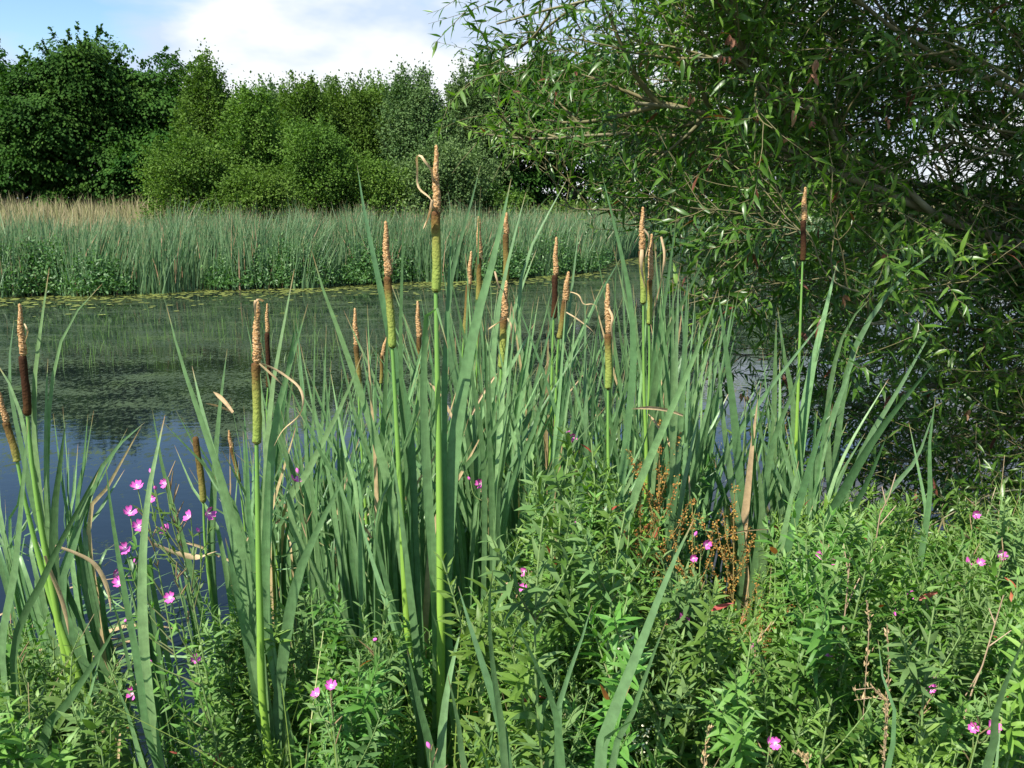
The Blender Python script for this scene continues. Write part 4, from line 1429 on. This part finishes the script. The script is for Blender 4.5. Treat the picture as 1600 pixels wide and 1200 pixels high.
# withered leaves hanging in the willow
wt = leaf_tmpl(0.42, 0.35, 0.3)
for px_, py_, Yk, sz in [(1238, 172, 3.0, .055), (1142, 60, 3.1, .05), (1135, 88, 3.1, .04), (1275, 95, 3.1, .05), (1268, 120, 3.1, .045), (1008, 100, 3.2, .035),
                         (1078, 150, 3.2, .04), (1225, 215, 3.2, .03), (1385, 185, 3.2, .03), (1318, 462, 3.2, .05), (1160, 620, 3.4, .04), (1270, 190, 3.2, .035), (1510, 640, 3.3, .04), (1430, 770, 3.0, .04)]:
    g_ = Geo()
    n_ = 1 if sz > .05 else 4
    c = P(px_, py_, Yk)
    g_.scatter(wt, c + rng.normal(0, 0.006, (n_, 3)) * (n_ > 1), np.array([0.1, 0, -1.0]) + rng.normal(0, 0.35, (n_, 3)), np.array([0.2, -1, 0.1]) + rng.normal(0, 0.4, (n_, 3)), np.full(n_, sz * (1 if n_ == 1 else 0.7)), rng.random(n_))
    part('withered_leaf', g_, M['withered'], root)

# ------------------------------------------------------------------ willowherb and its neighbours on the near bank
HL = [leaf_tmpl(w_, 0.22, b_, st=(0, .12, .38, .7, 1), prof=(.55, .9, 1, .62, .03), twist=t_) for w_, b_, t_ in ((.22, .10, 0), (.24, .3, .3), (.20, .45, -.4), (.26, .2, .6))]


def herb_parts(seed, H_, dense=1.0, slim=1.0, HL=None):
    """one willowherb at the origin: stem geometry and leaf geometry"""
    HL = HL or globals()['HL']
    r_ = np.random.default_rng(seed)
    stem, fol = Geo(), Geo()
    K = 14
    u = np.linspace(0, 1, K)
    lean = r_.normal(0, 0.05, 2) * H_
    path = np.stack([lean[0] * u ** 2 + 0.008 * np.sin(u * 9), lean[1] * u ** 2 + 0.008 * np.cos(u * 8), u * H_], 1)
    stem.tube(path, np.linspace(0.0042, 0.0015, K), 6)

    def leafy(path_, z0, step, size, r__):
        s_ = np.concatenate([[0], np.cumsum(np.linalg.norm(np.diff(path_, axis=0), axis=1))])
        q = np.arange(z0, s_[-1], step)
        q = q + r_.normal(0, step * 0.15, len(q))
        if len(q) == 0:
            return
        ctr = np.stack([np.interp(q, s_, path_[:, c]) for c in range(3)], 1)
        tt = unit(np.stack([np.interp(q, s_, np.gradient(path_[:, c])) for c in range(3)], 1))
        for sgn in (0, 1):
            n = len(q)
            phi = np.arange(n) * (math.pi / 2) + sgn * math.pi + r_.normal(0, 0.3, n) + r__
            e1 = unit(np.cross(tt, [0.3, 1.0, 0.05]))
            e2 = np.cross(tt, e1)
            rad = e1 * np.cos(phi)[:, None] + e2 * np.sin(phi)[:, None]
            f = q / s_[-1]
            el = np.interp(f, [0, 0.6, 1], [0.15, 0.55, 1.5])[:, None]
            d = unit(rad + tt * el + r_.normal(0, 0.16, (n, 3)))
            nr_ = unit(tt - rad * 0.15 + r_.normal(0, 0.22, (n, 3)))
            sz = size * np.interp(f, [0, .25, .7, 1], [.75, 1.0, .9, .38]) * r_.uniform(0.75, 1.15, n)
            wh_ = r_.integers(0, 4, n)
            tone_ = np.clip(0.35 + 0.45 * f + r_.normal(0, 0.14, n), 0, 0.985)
            tone_ = np.where(r_.random(n) < 0.003, 1.0, tone_)
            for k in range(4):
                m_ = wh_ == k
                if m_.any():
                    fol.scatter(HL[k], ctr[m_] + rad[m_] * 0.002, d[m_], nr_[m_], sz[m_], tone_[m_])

    leafy(path, 0.05, 0.021 / dense, 0.062 * slim, 0)
    for b in range(int(14 * dense)):
        f = r_.uniform(0.25, 0.93)
        k = int(f * (K - 1))
        az = r_.uniform(0, 6.28)
        d = np.array([math.cos(az), math.sin(az), r_.uniform(0.9, 1.9)])
        d /= np.linalg.norm(d)
        ln__ = r_.uniform(0.08, 0.24) * (1.2 - 0.6 * f)
        uu = np.linspace(0, 1, 6)[:, None]
        bp = path[k] + d * ln__ * uu + np.array([0, 0, 1.0]) * ln__ * 0.3 * uu ** 2
        stem.tube(bp, np.linspace(0.0018, 0.0009, 6), 5)
        leafy(bp, 0.012, 0.0135 / dense, 0.042 * slim, az)
    return stem, fol


HB = [leaf_tmpl(w_, 0.16, b_, st=(0, .1, .35, .7, 1), prof=(.5, .95, 1, .6, .03), twist=t_) for w_, b_, t_ in ((.30, .2, .2), (.33, .4, -.3), (.28, .3, .5), (.31, .15, -.5))]
M['herb_grey'] = leaf_mat('herb_grey', (0.075, 0.16, 0.05), (0.12, 0.235, 0.07), (0.20, 0.32, 0.115), rough=0.7, spec=0.2, trans=0.3, tcol=(1.2, 1.4, 0.6), objvar=0.2, spots=0.14)
PROTO = []
for k in range(20):
    H_ = [0.55, 0.7, 0.82, 0.95][k % 4]
    st_, fo_ = herb_parts(100 + k, H_, dense=1.0 if k % 3 else 1.25, slim=[1.0, 1.1, 0.8, 1.2][(k // 2) % 4], HL=HB if k in (3, 9, 14) else None)
    PROTO.append((H_, st_.mesh('stem', M['herb_stem']), fo_.mesh('foliage', M['herb_grey' if k % 5 == 1 else 'herb_leaf'])))


def herb(x, y, top_z, label, group, name='willowherb', cat='willowherb'):
    gz = g_at(x, y) - 0.02
    h = top_z - gz
    k = int(rng.integers(len(PROTO)))
    best = min(range(len(PROTO)), key=lambda q: abs(PROTO[q][0] - h) + 0.35 * rng.random())
    H_, sm, fm = PROTO[best]
    root = thing(name, (x, y, gz), label, cat, group)
    root.rotation_euler = (rng.normal(0, 0.05), rng.normal(0, 0.05), rng.uniform(0, 6.28))
    s_ = h / H_
    root.scale = (0.55 + 0.45 * s_, 0.55 + 0.45 * s_, s_)
    link('stem', sm, root)
    link('foliage', fm, root)
    return root


def flower_geo(seed):
    r_ = np.random.default_rng(seed)
    g_ = Geo()
    pt = leaf_tmpl(0.95, 0.22, -0.35, st=(0, .25, .6, .88, 1), prof=(.12, .5, .95, 1.0, .62))
    # notch the petal tip
    v, q, t = pt
    v = v.copy()
    v[-2, 1] -= 0.13
    v[-1, 2] -= 0.02
    open_ = r_.uniform(0.25, 0.55)
    az = np.arange(4) * math.pi / 2 + r_.normal(0, 0.1, 4)
    d = np.stack([np.cos(az), np.sin(az), np.full(4, open_)], 1)
    nr_ = np.stack([-np.cos(az) * open_, -np.sin(az) * open_, np.ones(4)], 1)
    g_.scatter((v, q, t), d * 0.001, d, nr_, np.full(4, 0.0145), r_.random(4))
    return g_


FLW = [flower_geo(k).mesh('petals', M['petal']) for k in range(5)]
sg_ = Geo()
sg_.tube(np.array([[0, 0, 0.001], [0, 0, 0.007], [0, 0, 0.0085]]), [0.0006, 0.0007, 0.0016], 5)
for a in range(4):
    sg_.tube(np.array([[0, 0, 0.008], [0.0022 * math.cos(a * 1.57), 0.0022 * math.sin(a * 1.57), 0.0095]]), [0.0009, 0.0007], 4)
STG = sg_.mesh('stigma', M['stigma'])
bd = Geo()
u = np.linspace(0, 1, 7)
bd.tube(np.stack([0 * u, 0 * u, u * 0.013], 1), 0.0034 * np.sin(u * math.pi * 0.9 + 0.15) + 0.0003, 7)
pg = Geo()
pg.tube(np.array([[0, 0, 0], [0, 0, .015], [0, 0, .03]]), [0.0009, 0.0015, 0.0008], 5)
POD = pg.mesh('seed_pod', M['pod'])
BUD = bd.mesh('flower_bud', M['petal'])


def flowering(label, Y, pxb, flowers, top=None, extra=0, leafy=True, branchy=False, group='flowering willowherbs'):
    """a willowherb whose blooms are at given sight lines; each bloom sits on its own pod stalk from the stem"""
    tx, ty = top if top else (np.mean([f[0] for f in flowers]), min(f[1] for f in flowers) + 6)
    tp_ = P(tx, ty, Y)
    bx = (pxb - 800) / F_PX * Y
    gz = g_at(bx, Y) - 0.02
    base = np.array([bx, Y, gz])
    root = thing('willowherb', tuple(base), label, 'willowherb', group)
    H_ = tp_[2] - gz
    K = 18
    u = np.linspace(0, 1, K)[:, None]
    path = base + (tp_ - base) * u + np.array([1, 0, 0]) * (-(tp_[0] - bx)) * 0.3 * np.sin(u * math.pi) * 0.5
    sm = Geo()
    sm.tube(path, np.linspace(0.0042, 0.0012, K), 6)
    # foliage fits this stem
    st_, fo_ = herb_parts(int(rng.integers(1e6)), H_ * (0.82 if not branchy else 0.7), dense=1.05 if leafy else 0.75, slim=0.95)
    v = np.concatenate(fo_.v)
    f = v[:, 2] / H_
    sh = np.stack([np.interp(f, np.linspace(0, 1, K), path[:, c]) for c in range(2)], 1)
    v[:, 0] += sh[:, 0]
    v[:, 1] += sh[:, 1]
    v[:, 2] += gz
    fo_.v = [v]
    part('foliage', fo_, M['herb_leaf'], root)
    small_p, small_d = [], []
    for (fx, fy, kind) in flowers:
        Yf = Y + rng.uniform(-0.05, 0.03)
        fp = P(fx, fy, Yf)
        f = np.clip((fp[2] - gz) / H_ - (0.16 if branchy else 0.05), 0.3, 0.99)
        s0 = np.array([np.interp(f, np.linspace(0, 1, K), path[:, c]) for c in range(3)])
        if np.linalg.norm(fp - s0) > 0.13 and not branchy:
            s0 = fp + np.array([rng.uniform(-.03, .03), 0.03, -0.10])
        mid = (s0 + fp) / 2 + np.array([(fp[0] - s0[0]) * 0.25, 0, -0.012])
        bp = smooth_path([s0, mid, fp], 9)
        sm.tube(bp, np.linspace(0.0015, 0.0011, 9), 5)
        if branchy:
            for q in (2, 4, 5, 6):
                for _ in range(2):
                    small_p.append(bp[q])
                    small_d.append(unit(rng.normal(size=3) + np.array([0, -0.2, 0.5])))
        if kind == 'f':
            fl = link('flower', FLW[int(rng.integers(5))], root)
            fl.location = Vector(fp) - root.location
            fl.rotation_euler = (rng.uniform(0.55, 1.45), rng.normal(0, 0.35), rng.normal(0, 0.6))
            s_ = rng.uniform(0.66, 0.98)
            fl.scale = (s_, s_, s_)
            link('stigma', STG, fl)
        else:
            fl = link('flower_bud', BUD, root)
            fl.location = Vector(fp) - root.location
            fl.rotation_euler = (rng.normal(0, 0.4), rng.normal(0, 0.7), 0)
    # unopened pods round the tip
    for k in range(4 + extra // 2):
        f = rng.uniform(0.86, 1.0)
        s0 = np.array([np.interp(f, np.linspace(0, 1, K), path[:, c]) for c in range(3)])
        po = link('seed_pod', POD, root)
        po.location = Vector(s0) - root.location
        po.rotation_euler = (rng.uniform(-0.7, 0.7), rng.uniform(-0.7, 0.7), rng.uniform(0, 6))
        l_ = rng.uniform(0.7, 1.6)
        po.scale = (1, 1, l_)
    part('stem', sm, M['herb_stem'], root)
    if small_p:
        sl = Geo()
        sl.scatter(HL[0], np.array(small_p), np.array(small_d), np.tile([0.1, -0.3, 1.0], (len(small_p), 1)), rng.uniform(0.018, 0.034, len(small_p)), rng.uniform(0.3, 0.9, len(small_p)))
        part('bract_leaves', sl, M['herb_leaf'], root)
    return root


fl_ = flowering
fl_('branching willowherb with the largest spray of pink flowers, before the left water', 1.85, 318,
    [(215, 762, 'f'), (237, 740, 'b'), (259, 755, 'f'), (235, 780, 'f'), (261, 830, 'f'), (298, 808, 'f'), (325, 802, 'f'), (243, 765, 'b'), (312, 832, 'b')], top=(262, 745), extra=22, leafy=False, branchy=True)
fl_('willowherb with several pink blooms just left of the large pink spray', 1.8, 272,
    [(203, 802, 'f'), (217, 823, 'f'), (196, 857, 'f'), (180, 898, 'f'), (187, 911, 'f'), (213, 882, 'b')], top=(232, 812), extra=10, leafy=False, branchy=True)
fl_('willowherb with pink blooms below the large spray, over the dark water gap', 1.75, 330,
    [(267, 934, 'f'), (305, 1031, 'f'), (194, 971, 'b'), (238, 1038, 'b'), (210, 1083, 'f')], top=(275, 900), extra=8, leafy=False, branchy=True)
fl_('willowherb with one drooping pink bloom right of the left foreground cattail stem', 1.95, 478, [(460, 752, 'f'), (466, 740, 'b')], top=(474, 770))
fl_('willowherb with a single tall pink bloom in the cattails near the lone green cattail', 2.4, 905, [(892, 684, 'f'), (884, 676, 'b')], top=(898, 700))
fl_('willowherb with bloom and bud against the middle cattails, right of the tallest stem', 2.3, 768, [(752, 756, 'f'), (735, 751, 'b')], top=(762, 768))
fl_('willowherb with two pink blooms one above the other right of the tallest stem', 1.85, 832, [(821, 893, 'f'), (819, 918, 'f')], top=(826, 890))
fl_('willowherb with two small blooms low left of centre', 1.5, 520, [(497, 1086, 'f'), (518, 1073, 'f')], top=(516, 1085))
fl_('willowherb with one faded bud left of the tall pair of stems', 1.7, 590, [(583, 1000, 'b')], top=(586, 1005))
fl_('willowherb with one tiny bloom at the bottom edge beside the tallest stem', 1.45, 672, [(672, 1170, 'b')], top=(672, 1175))
fl_('willowherb with three pink blooms beside the rust coloured dock', 1.95, 1100, [(1085, 838, 'b'), (1103, 850, 'f'), (1083, 872, 'f')], top=(1096, 850))
fl_('willowherb with a tight cluster of blooms below the rust coloured dock', 1.75, 1075, [(1060, 972, 'f'), (1068, 967, 'f'), (1056, 980, 'b')], top=(1066, 975))
fl_('willowherb with a round bloom and a smaller one right of the straw bladed shoot', 2.05, 1290, [(1280, 870, 'f'), (1305, 878, 'f')], top=(1292, 862))
fl_('willowherb with one bloom and one bud at the head of the dry branched stalk', 1.65, 1285, [(1290, 1022, 'f'), (1279, 1050, 'b')], top=(1284, 1020))
fl_('willowherb with a pink bud just below the grass seed heads', 1.7, 1176, [(1172, 1014, 'b')], top=(1175, 1015))
fl_('willowherb with paired pale pink blooms at the bottom edge right of centre', 1.45, 1205, [(1202, 1160, 'f'), (1213, 1162, 'f')], top=(1206, 1140))
fl_('willowherb with three spread blooms in the right hand bank', 1.95, 1420, [(1417, 929, 'f'), (1403, 953, 'f'), (1436, 940, 'b')], top=(1418, 925))
fl_('willowherb with two small blooms in front of the willow shade at the right', 2.15, 1518, [(1509, 880, 'f'), (1531, 880, 'f')], top=(1520, 860))
fl_('willowherb with deep mauve shaded blooms near the right edge', 2.1, 1570, [(1562, 867, 'f'), (1575, 868, 'b')], top=(1568, 862))
fl_('willowherb with one mauve bloom high in the willow shade', 2.35, 1528, [(1523, 803, 'f')], top=(1526, 790))
fl_('willowherb with three bright blooms at the lower right', 1.6, 1450, [(1456, 1079, 'f'), (1463, 1062, 'b'), (1430, 1068, 'b')], top=(1450, 1062))
fl_('willowherb with a line of three blooms in the lower right corner', 1.5, 1535, [(1521, 1138, 'f'), (1550, 1135, 'f'), (1543, 1148, 'b')], top=(1534, 1128))
fl_('willowherb with one pink bud against the left edge of the picture', 1.8, 20, [(12, 968, 'b')], top=(16, 975))
fl_('willowherb with a pale bud among the leaves right of centre', 2.1, 895, [(890, 820, 'b'), (899, 822, 'b')], top=(896, 815))
fl_('willowherb with two pink flecks seen between the left cattail blades', 2.3, 375, [(365, 889, 'b'), (370, 936, 'b')], top=(372, 880))

ENV_X = [-60, 0, 110, 135, 285, 310, 370, 450, 480, 560, 620, 680, 730, 780, 830, 900, 960, 1050, 1110, 1150, 1190, 1245, 1275, 1320, 1400, 1480, 1600, 1680]
ENV_Y = [985, 990, 1060, 1250, 1250, 860, 850, 830, 950, 985, 990, 930, 880, 760, 720, 690, 690, 690, 705, 950, 1000, 800, 760, 712, 800, 835, 770, 800]
HZ = [(-200, 130, 'leafy willowherb in the small stand at the bottom left corner'),
      (130, 470, 'leafy willowherb between the left water gap and the left foreground cattail stem'),
      (470, 690, 'leafy willowherb between the left foreground cattail stem and the tallest stem'),
      (690, 960, 'leafy willowherb just right of the tallest cattail stem'),
      (960, 1230, 'leafy willowherb around the rust coloured dock'),
      (1230, 2200, 'leafy willowherb on the right hand bank below the willow')]
cnt = 0
tries = 0
placed = []
while cnt < 290 and tries < 9000:
    tries += 1
    Yk = 1.45 + rng.random() ** 0.8 * 2.2
    px_ = rng.uniform(-80, 1700)
    x = (px_ - 800) / F_PX * Yk
    if Yk > float(s_near(x)) + 0.05:
        continue
    if any((x - a) ** 2 + (Yk - b) ** 2 < 0.0065 for a, b in placed):
        continue
    if any(abs(px_ - a) < w_ and Yk < yy for a, w_, yy in ((690, 100, 1.93), (416, 90, 1.93))):
        continue
    env = min(np.interp(px_ + dx, ENV_X, ENV_Y) if dx == 0 else np.interp(px_ + dx, ENV_X, ENV_Y) + 0 for dx in (0,)) + abs(rng.normal(0, 60))
    env = max(env, np.interp(px_ - 35, ENV_X, ENV_Y) - 30, np.interp(px_ + 35, ENV_X, ENV_Y) - 30)
    if 965 < px_ < 1210 and Yk < 2.4:
        env = max(env, 885 + abs(rng.normal(0, 40)))
    ztop = min(P(px_, env, Yk)[2], g_at(x, Yk) + rng.normal(0.97 if 770 < px_ < 1140 or 1240 < px_ < 1420 else 0.82, 0.13))
    if ztop - g_at(x, Yk) < 0.3:
        continue
    if P(px_, 1200, Yk)[2] > ztop + 0.02:
        continue
    placed.append((x, Yk))
    lab = next(l for a, b, l in HZ if a <= px_ < b)
    herb(x, Yk, ztop, lab, lab.replace('leafy willowherb', 'leafy willowherbs without open flowers'))
    cnt += 1
print('herbs', cnt, tries)

# ground cover beneath them
g = Geo()
n = 9000
x = rng.uniform(-2.2, 4.5, n)
y = rng.uniform(0.6, 5.0, n)
keep = (y < s_near(x) + 0.1) & ~((x / y * F_PX + 800 > 120) & (x / y * F_PX + 800 < 300) & (y > 1.4))
x, y = x[keep], y[keep]
n = len(x)
pos = np.stack([x, y, ground_z(x, y) + rng.uniform(0.0, 0.32, n)], 1)
g.scatter(HL[1], pos, rng.normal(size=(n, 3)) + [0, 0, .3], np.array([0, 0, 1.0]) + 0.5 * rng.normal(size=(n, 3)), rng.uniform(0.05, 0.1, n), rng.random(n) * 0.9)
tag(link('undergrowth', g.mesh('undergrowth', M['herb_leaf'])), 'low tangle of leaves covering the soil of the near bank', 'ground cover', kind='stuff')

# rust coloured docks gone to seed
for (Yk, pxb, top, brs, lab) in [
    (2.35, 1012, (1032, 655), [(985, 770), (1060, 745), (968, 830), (1075, 790), (1000, 720), (1050, 700)], 'tall rust orange seeding dock in front of the cattails right of centre'),
    (2.3, 998, (1000, 725), [(965, 800), (1030, 790), (950, 860), (1040, 850)], 'shorter rust orange dock just left of the tall one'),
    (2.2, 1150, (1148, 760), [(1120, 820), (1178, 835), (1110, 880), (1186, 900), (1130, 800)], 'orange brown dock stem at the foot of the straw bladed shoot'),
    (2.2, 1085, (1082, 780), [(1050, 830), (1120, 815), (1060, 880)], 'yellowing dock stem between the tall rust dock and the straw bladed shoot'),
    (2.1, 1180, (1190, 930), [(1165, 970), (1205, 975)], 'small dock sprig below the foot of the right hand cattails')]:
    bx = (pxb - 800) / F_PX * Yk
    base = np.array([bx, Yk, g_at(bx, Yk) - 0.02])
    root = thing('dock_plant', tuple(base), lab, 'dock', 'seeding docks')
    tp_ = P(*top, Yk)
    st_, sd_ = Geo(), Geo()
    main = smooth_path([base, (base + tp_) / 2 + np.array([0.02, 0, 0]), tp_], 20)
    st_.tube(main, np.linspace(0.004, 0.001, 20), 6)
    paths = [main[10:]]
    for (ax, ay) in brs + [(a + rng.uniform(-34, 34), b + rng.uniform(-50, 60)) for a, b in brs]:
        e = P(ax, ay, Yk + rng.uniform(-0.1, 0.1))
        zz = np.interp(e[2] - 0.11, main[:, 2], np.arange(20))
        s0 = main[int(zz)]
        bp = smooth_path([s0, (s0 * 0.4 + e * 0.6) + np.array([0, 0, -0.02]), e], 12)
        st_.tube(bp, np.linspace(0.0018, 0.0008, 12), 5)
        paths.append(bp[2:])
    pp = []
    for p_ in paths:
        q = np.linspace(0, len(p_) - 1, int(np.linalg.norm(p_[-1] - p_[0]) / 0.006))
        ctr = np.stack([np.interp(q, np.arange(len(p_)), p_[:, c]) for c in range(3)], 1)
        gap = np.sin(q * 5.0) > -0.35
        ctr = np.repeat(ctr[gap], 7, 0)
        pp.append(ctr + rng.normal(0, 0.0042, ctr.shape))
    pp = np.concatenate(pp)
    sd_.scatter(leaf_tmpl(0.9, 0.3, 0.2, st=(0, .5, 1), prof=(.3, 1, .3)), pp, rng.normal(size=pp.shape) + [0, 0, -.4], rng.normal(size=pp.shape), rng.uniform(0.003, 0.0058, len(pp)), rng.random(len(pp)))
    part('stem', st_, M['dock_stem'], root)
    tag(part('seeds', sd_, M['dock'], root), kind='stuff')

# dry stalks and grass heads
for (Yk, pts, brs, lab) in [
    (1.7, [(1262, 1330), (1300, 1100), (1318, 980), (1330, 850)], [[(1322, 950), (1345, 900), (1382, 850)], [(1326, 900), (1318, 850)], [(1310, 1030), (1325, 1000)]], 'bare brown branched stalk standing in the right hand willowherb'),
    (1.65, [(1478, 1330), (1500, 1160), (1535, 1040), (1568, 930)], [[(1555, 975), (1545, 950)], [(1530, 1050), (1495, 1110)], [(1545, 1010), (1580, 985)]], 'bare pinkish brown stalk leaning right near the lower right corner'),
    (2.05, [(1340, 950), (1368, 850), (1388, 780), (1400, 740)], [[(1375, 820), (1400, 790)], [(1385, 790), (1378, 760)]], 'short dry stalk sticking up against the willow shade')]:
    p3 = [P(a, b, Yk) for a, b in pts]
    base = p3[0].copy()
    base[2] = g_at(base[0], base[1])
    path = smooth_path([base] + p3[1:], 20)
    root = thing('dry_stalk', tuple(base), lab, 'dead stalk', 'dead plant stalks')
    g_ = Geo()
    g_.tube(path, np.linspace(0.0035, 0.0012, 20), 6)
    part('stem', g_, M['dry_stalk'], root)
    for b_ in brs:
        g_ = Geo()
        q3 = [P(a, b, Yk + 0.02 * k) for k, (a, b) in enumerate(b_)]
        g_.tube(smooth_path(q3, 8), np.linspace(0.0016, 0.0008, 8), 5)
        part('branch', g_, M['dry_stalk'], root)
for (Yk, pts, lab) in [
    (1.6, [(1340, 1330), (1350, 1100), (1358, 980), (1354, 938)], 'upright pale grass seed head in the right hand willowherb'),
    (1.6, [(1380, 1330), (1386, 1100), (1388, 1030), (1386, 980)], 'white tipped grass seed head right of the upright pale one'),
    (1.5, [(1352, 1330), (1385, 1150), (1370, 1092), (1335, 1094)], 'drooping straw grass head curling left over the lower right leaves'),
    (1.5, [(1360, 1330), (1382, 1160), (1368, 1078), (1334, 1078)], 'second drooping grass head, just above the curling one'),
    (1.7, [(1160, 1330), (1172, 1120), (1182, 1010), (1204, 975)], 'loose pale grass head at the foot of the right hand cattails'),
    (1.5, [(1090, 1330), (1100, 1200), (1110, 1140), (1130, 1120)], 'small grass head near the bottom edge right of centre'),
    (1.45, [(1270, 1330), (1262, 1220), (1256, 1190), (1240, 1175)], 'grass head bending left at the very bottom edge')]:
    p3 = [P(a, b, Yk) for a, b in pts]
    base = p3[0].copy()
    base[2] = g_at(base[0], base[1])
    path = smooth_path([base] + p3[1:], 24)
    root = thing('grass_stalk', tuple(base), lab, 'grass', 'seeding grass stalks')
    g_ = Geo()
    g_.tube(path, 0.0009, 4)
    part('stem', g_, M['dry_stalk'], root)
    s_ = path[-6:]
    q = rng.uniform(0, 5, 60)
    ctr = np.stack([np.interp(q, np.arange(6), s_[:, c]) for c in range(3)], 1) + rng.normal(0, 0.002, (60, 3))
    g_ = Geo()
    g_.scatter(leaf_tmpl(0.35, 0.3, 0.1, st=(0, .5, 1), prof=(.3, 1, .1)), ctr, unit(s_[-1] - s_[0]) + rng.normal(0, 0.35, (60, 3)), rng.normal(size=(60, 3)), rng.uniform(0.006, 0.011, 60), rng.random(60))
    part('seed_head', g_, M['straw'], root)
for (px_, py_, Yk, lab) in [(972, 998, 1.7, 'loose cream flower cluster in the leaves below the rust dock'), (1003, 1155, 1.5, 'cream flower cluster at the bottom edge beside the arching front blade'),
                            (968, 1012, 1.75, 'small cream flower tuft just under the loose cluster')]:
    c = P(px_, py_, Yk)
    base = np.array([c[0], Yk + 0.03, g_at(c[0], Yk)])
    root = thing('cream_flower', tuple(base), lab, 'flower', 'cream flower clusters')
    g_ = Geo()
    g_.tube(smooth_path([base, (base + c) / 2 + [0.01, 0, 0], c], 10), 0.0015, 5)
    part('stem', g_, M['herb_stem'], root)
    n_ = 70
    pos = c + rng.normal(0, 1, (n_, 3)) * [0.014, 0.010, 0.016]
    g_ = Geo()
    g_.scatter(leaf_tmpl(0.8, 0.2, 0, st=(0, .5, 1), prof=(.4, 1, .4)), pos, rng.normal(size=(n_, 3)), rng.normal(size=(n_, 3)), rng.uniform(0.003, 0.006, n_), rng.random(n_))
    part('blossom', g_, M['cream'], root)

# thin grasses and dead litter threaded through the bank plants
g = Geo()
n = 1500
x = rng.uniform(-1.6, 2.6, n)
y = rng.uniform(1.35, 3.6, n)
pxv = x / y * F_PX + 800
keep = (y < s_near(x)) & ~((pxv > 115) & (pxv < 300)) & (np.sin(x * 5.3 + 1) * np.sin(y * 4.1) > -0.35)
x, y = x[keep], y[keep]
blades(g, x, y, ground_z(x, y), rng.uniform(0.45, 0.88, len(x)), rng.uniform(0.003, 0.006, len(x)), lean=0.35, seg=8)
tag(link('bank_grass', g.mesh('bank_grass', leaf_mat('bank_grass', (0.13, 0.24, 0.04), (0.20, 0.30, 0.06), (0.30, 0.34, 0.10), trans=0.3, dead=(0.5, 0.4, 0.22), dead_p=0.22))), 'fine green and straw grass blades threaded through the near bank plants', 'grass', kind='stuff')
g = Geo()
for k in range(45):
    pb, Yk = rng.uniform(330, 1200), rng.uniform(2.1, 3.2)
    c = P(pb, rng.uniform(640, 960), Yk)
    if c[2] < 0.05:
        continue
    a_ = rng.normal(0, 0.9)
    ln__ = rng.uniform(0.05, 0.16)
    u = np.linspace(0, 1, 7)
    path = c + np.stack([np.sin(a_) * ln__ * u, rng.normal(0, 0.05) * u, np.cos(a_) * ln__ * u - 0.25 * ln__ * u ** 2], 1)
    g.ribbon(path, rng.uniform(0.004, 0.011), np.tile([math.cos(a_), 0.3, -math.sin(a_)], (7, 1)), fold=0.4, r=rng.random())
tag(link('dead_leaf_litter', g.mesh('dead_leaf_litter', M['straw'])), 'broken straw coloured leaf scraps caught among the cattail stems', 'leaf litter', kind='stuff')
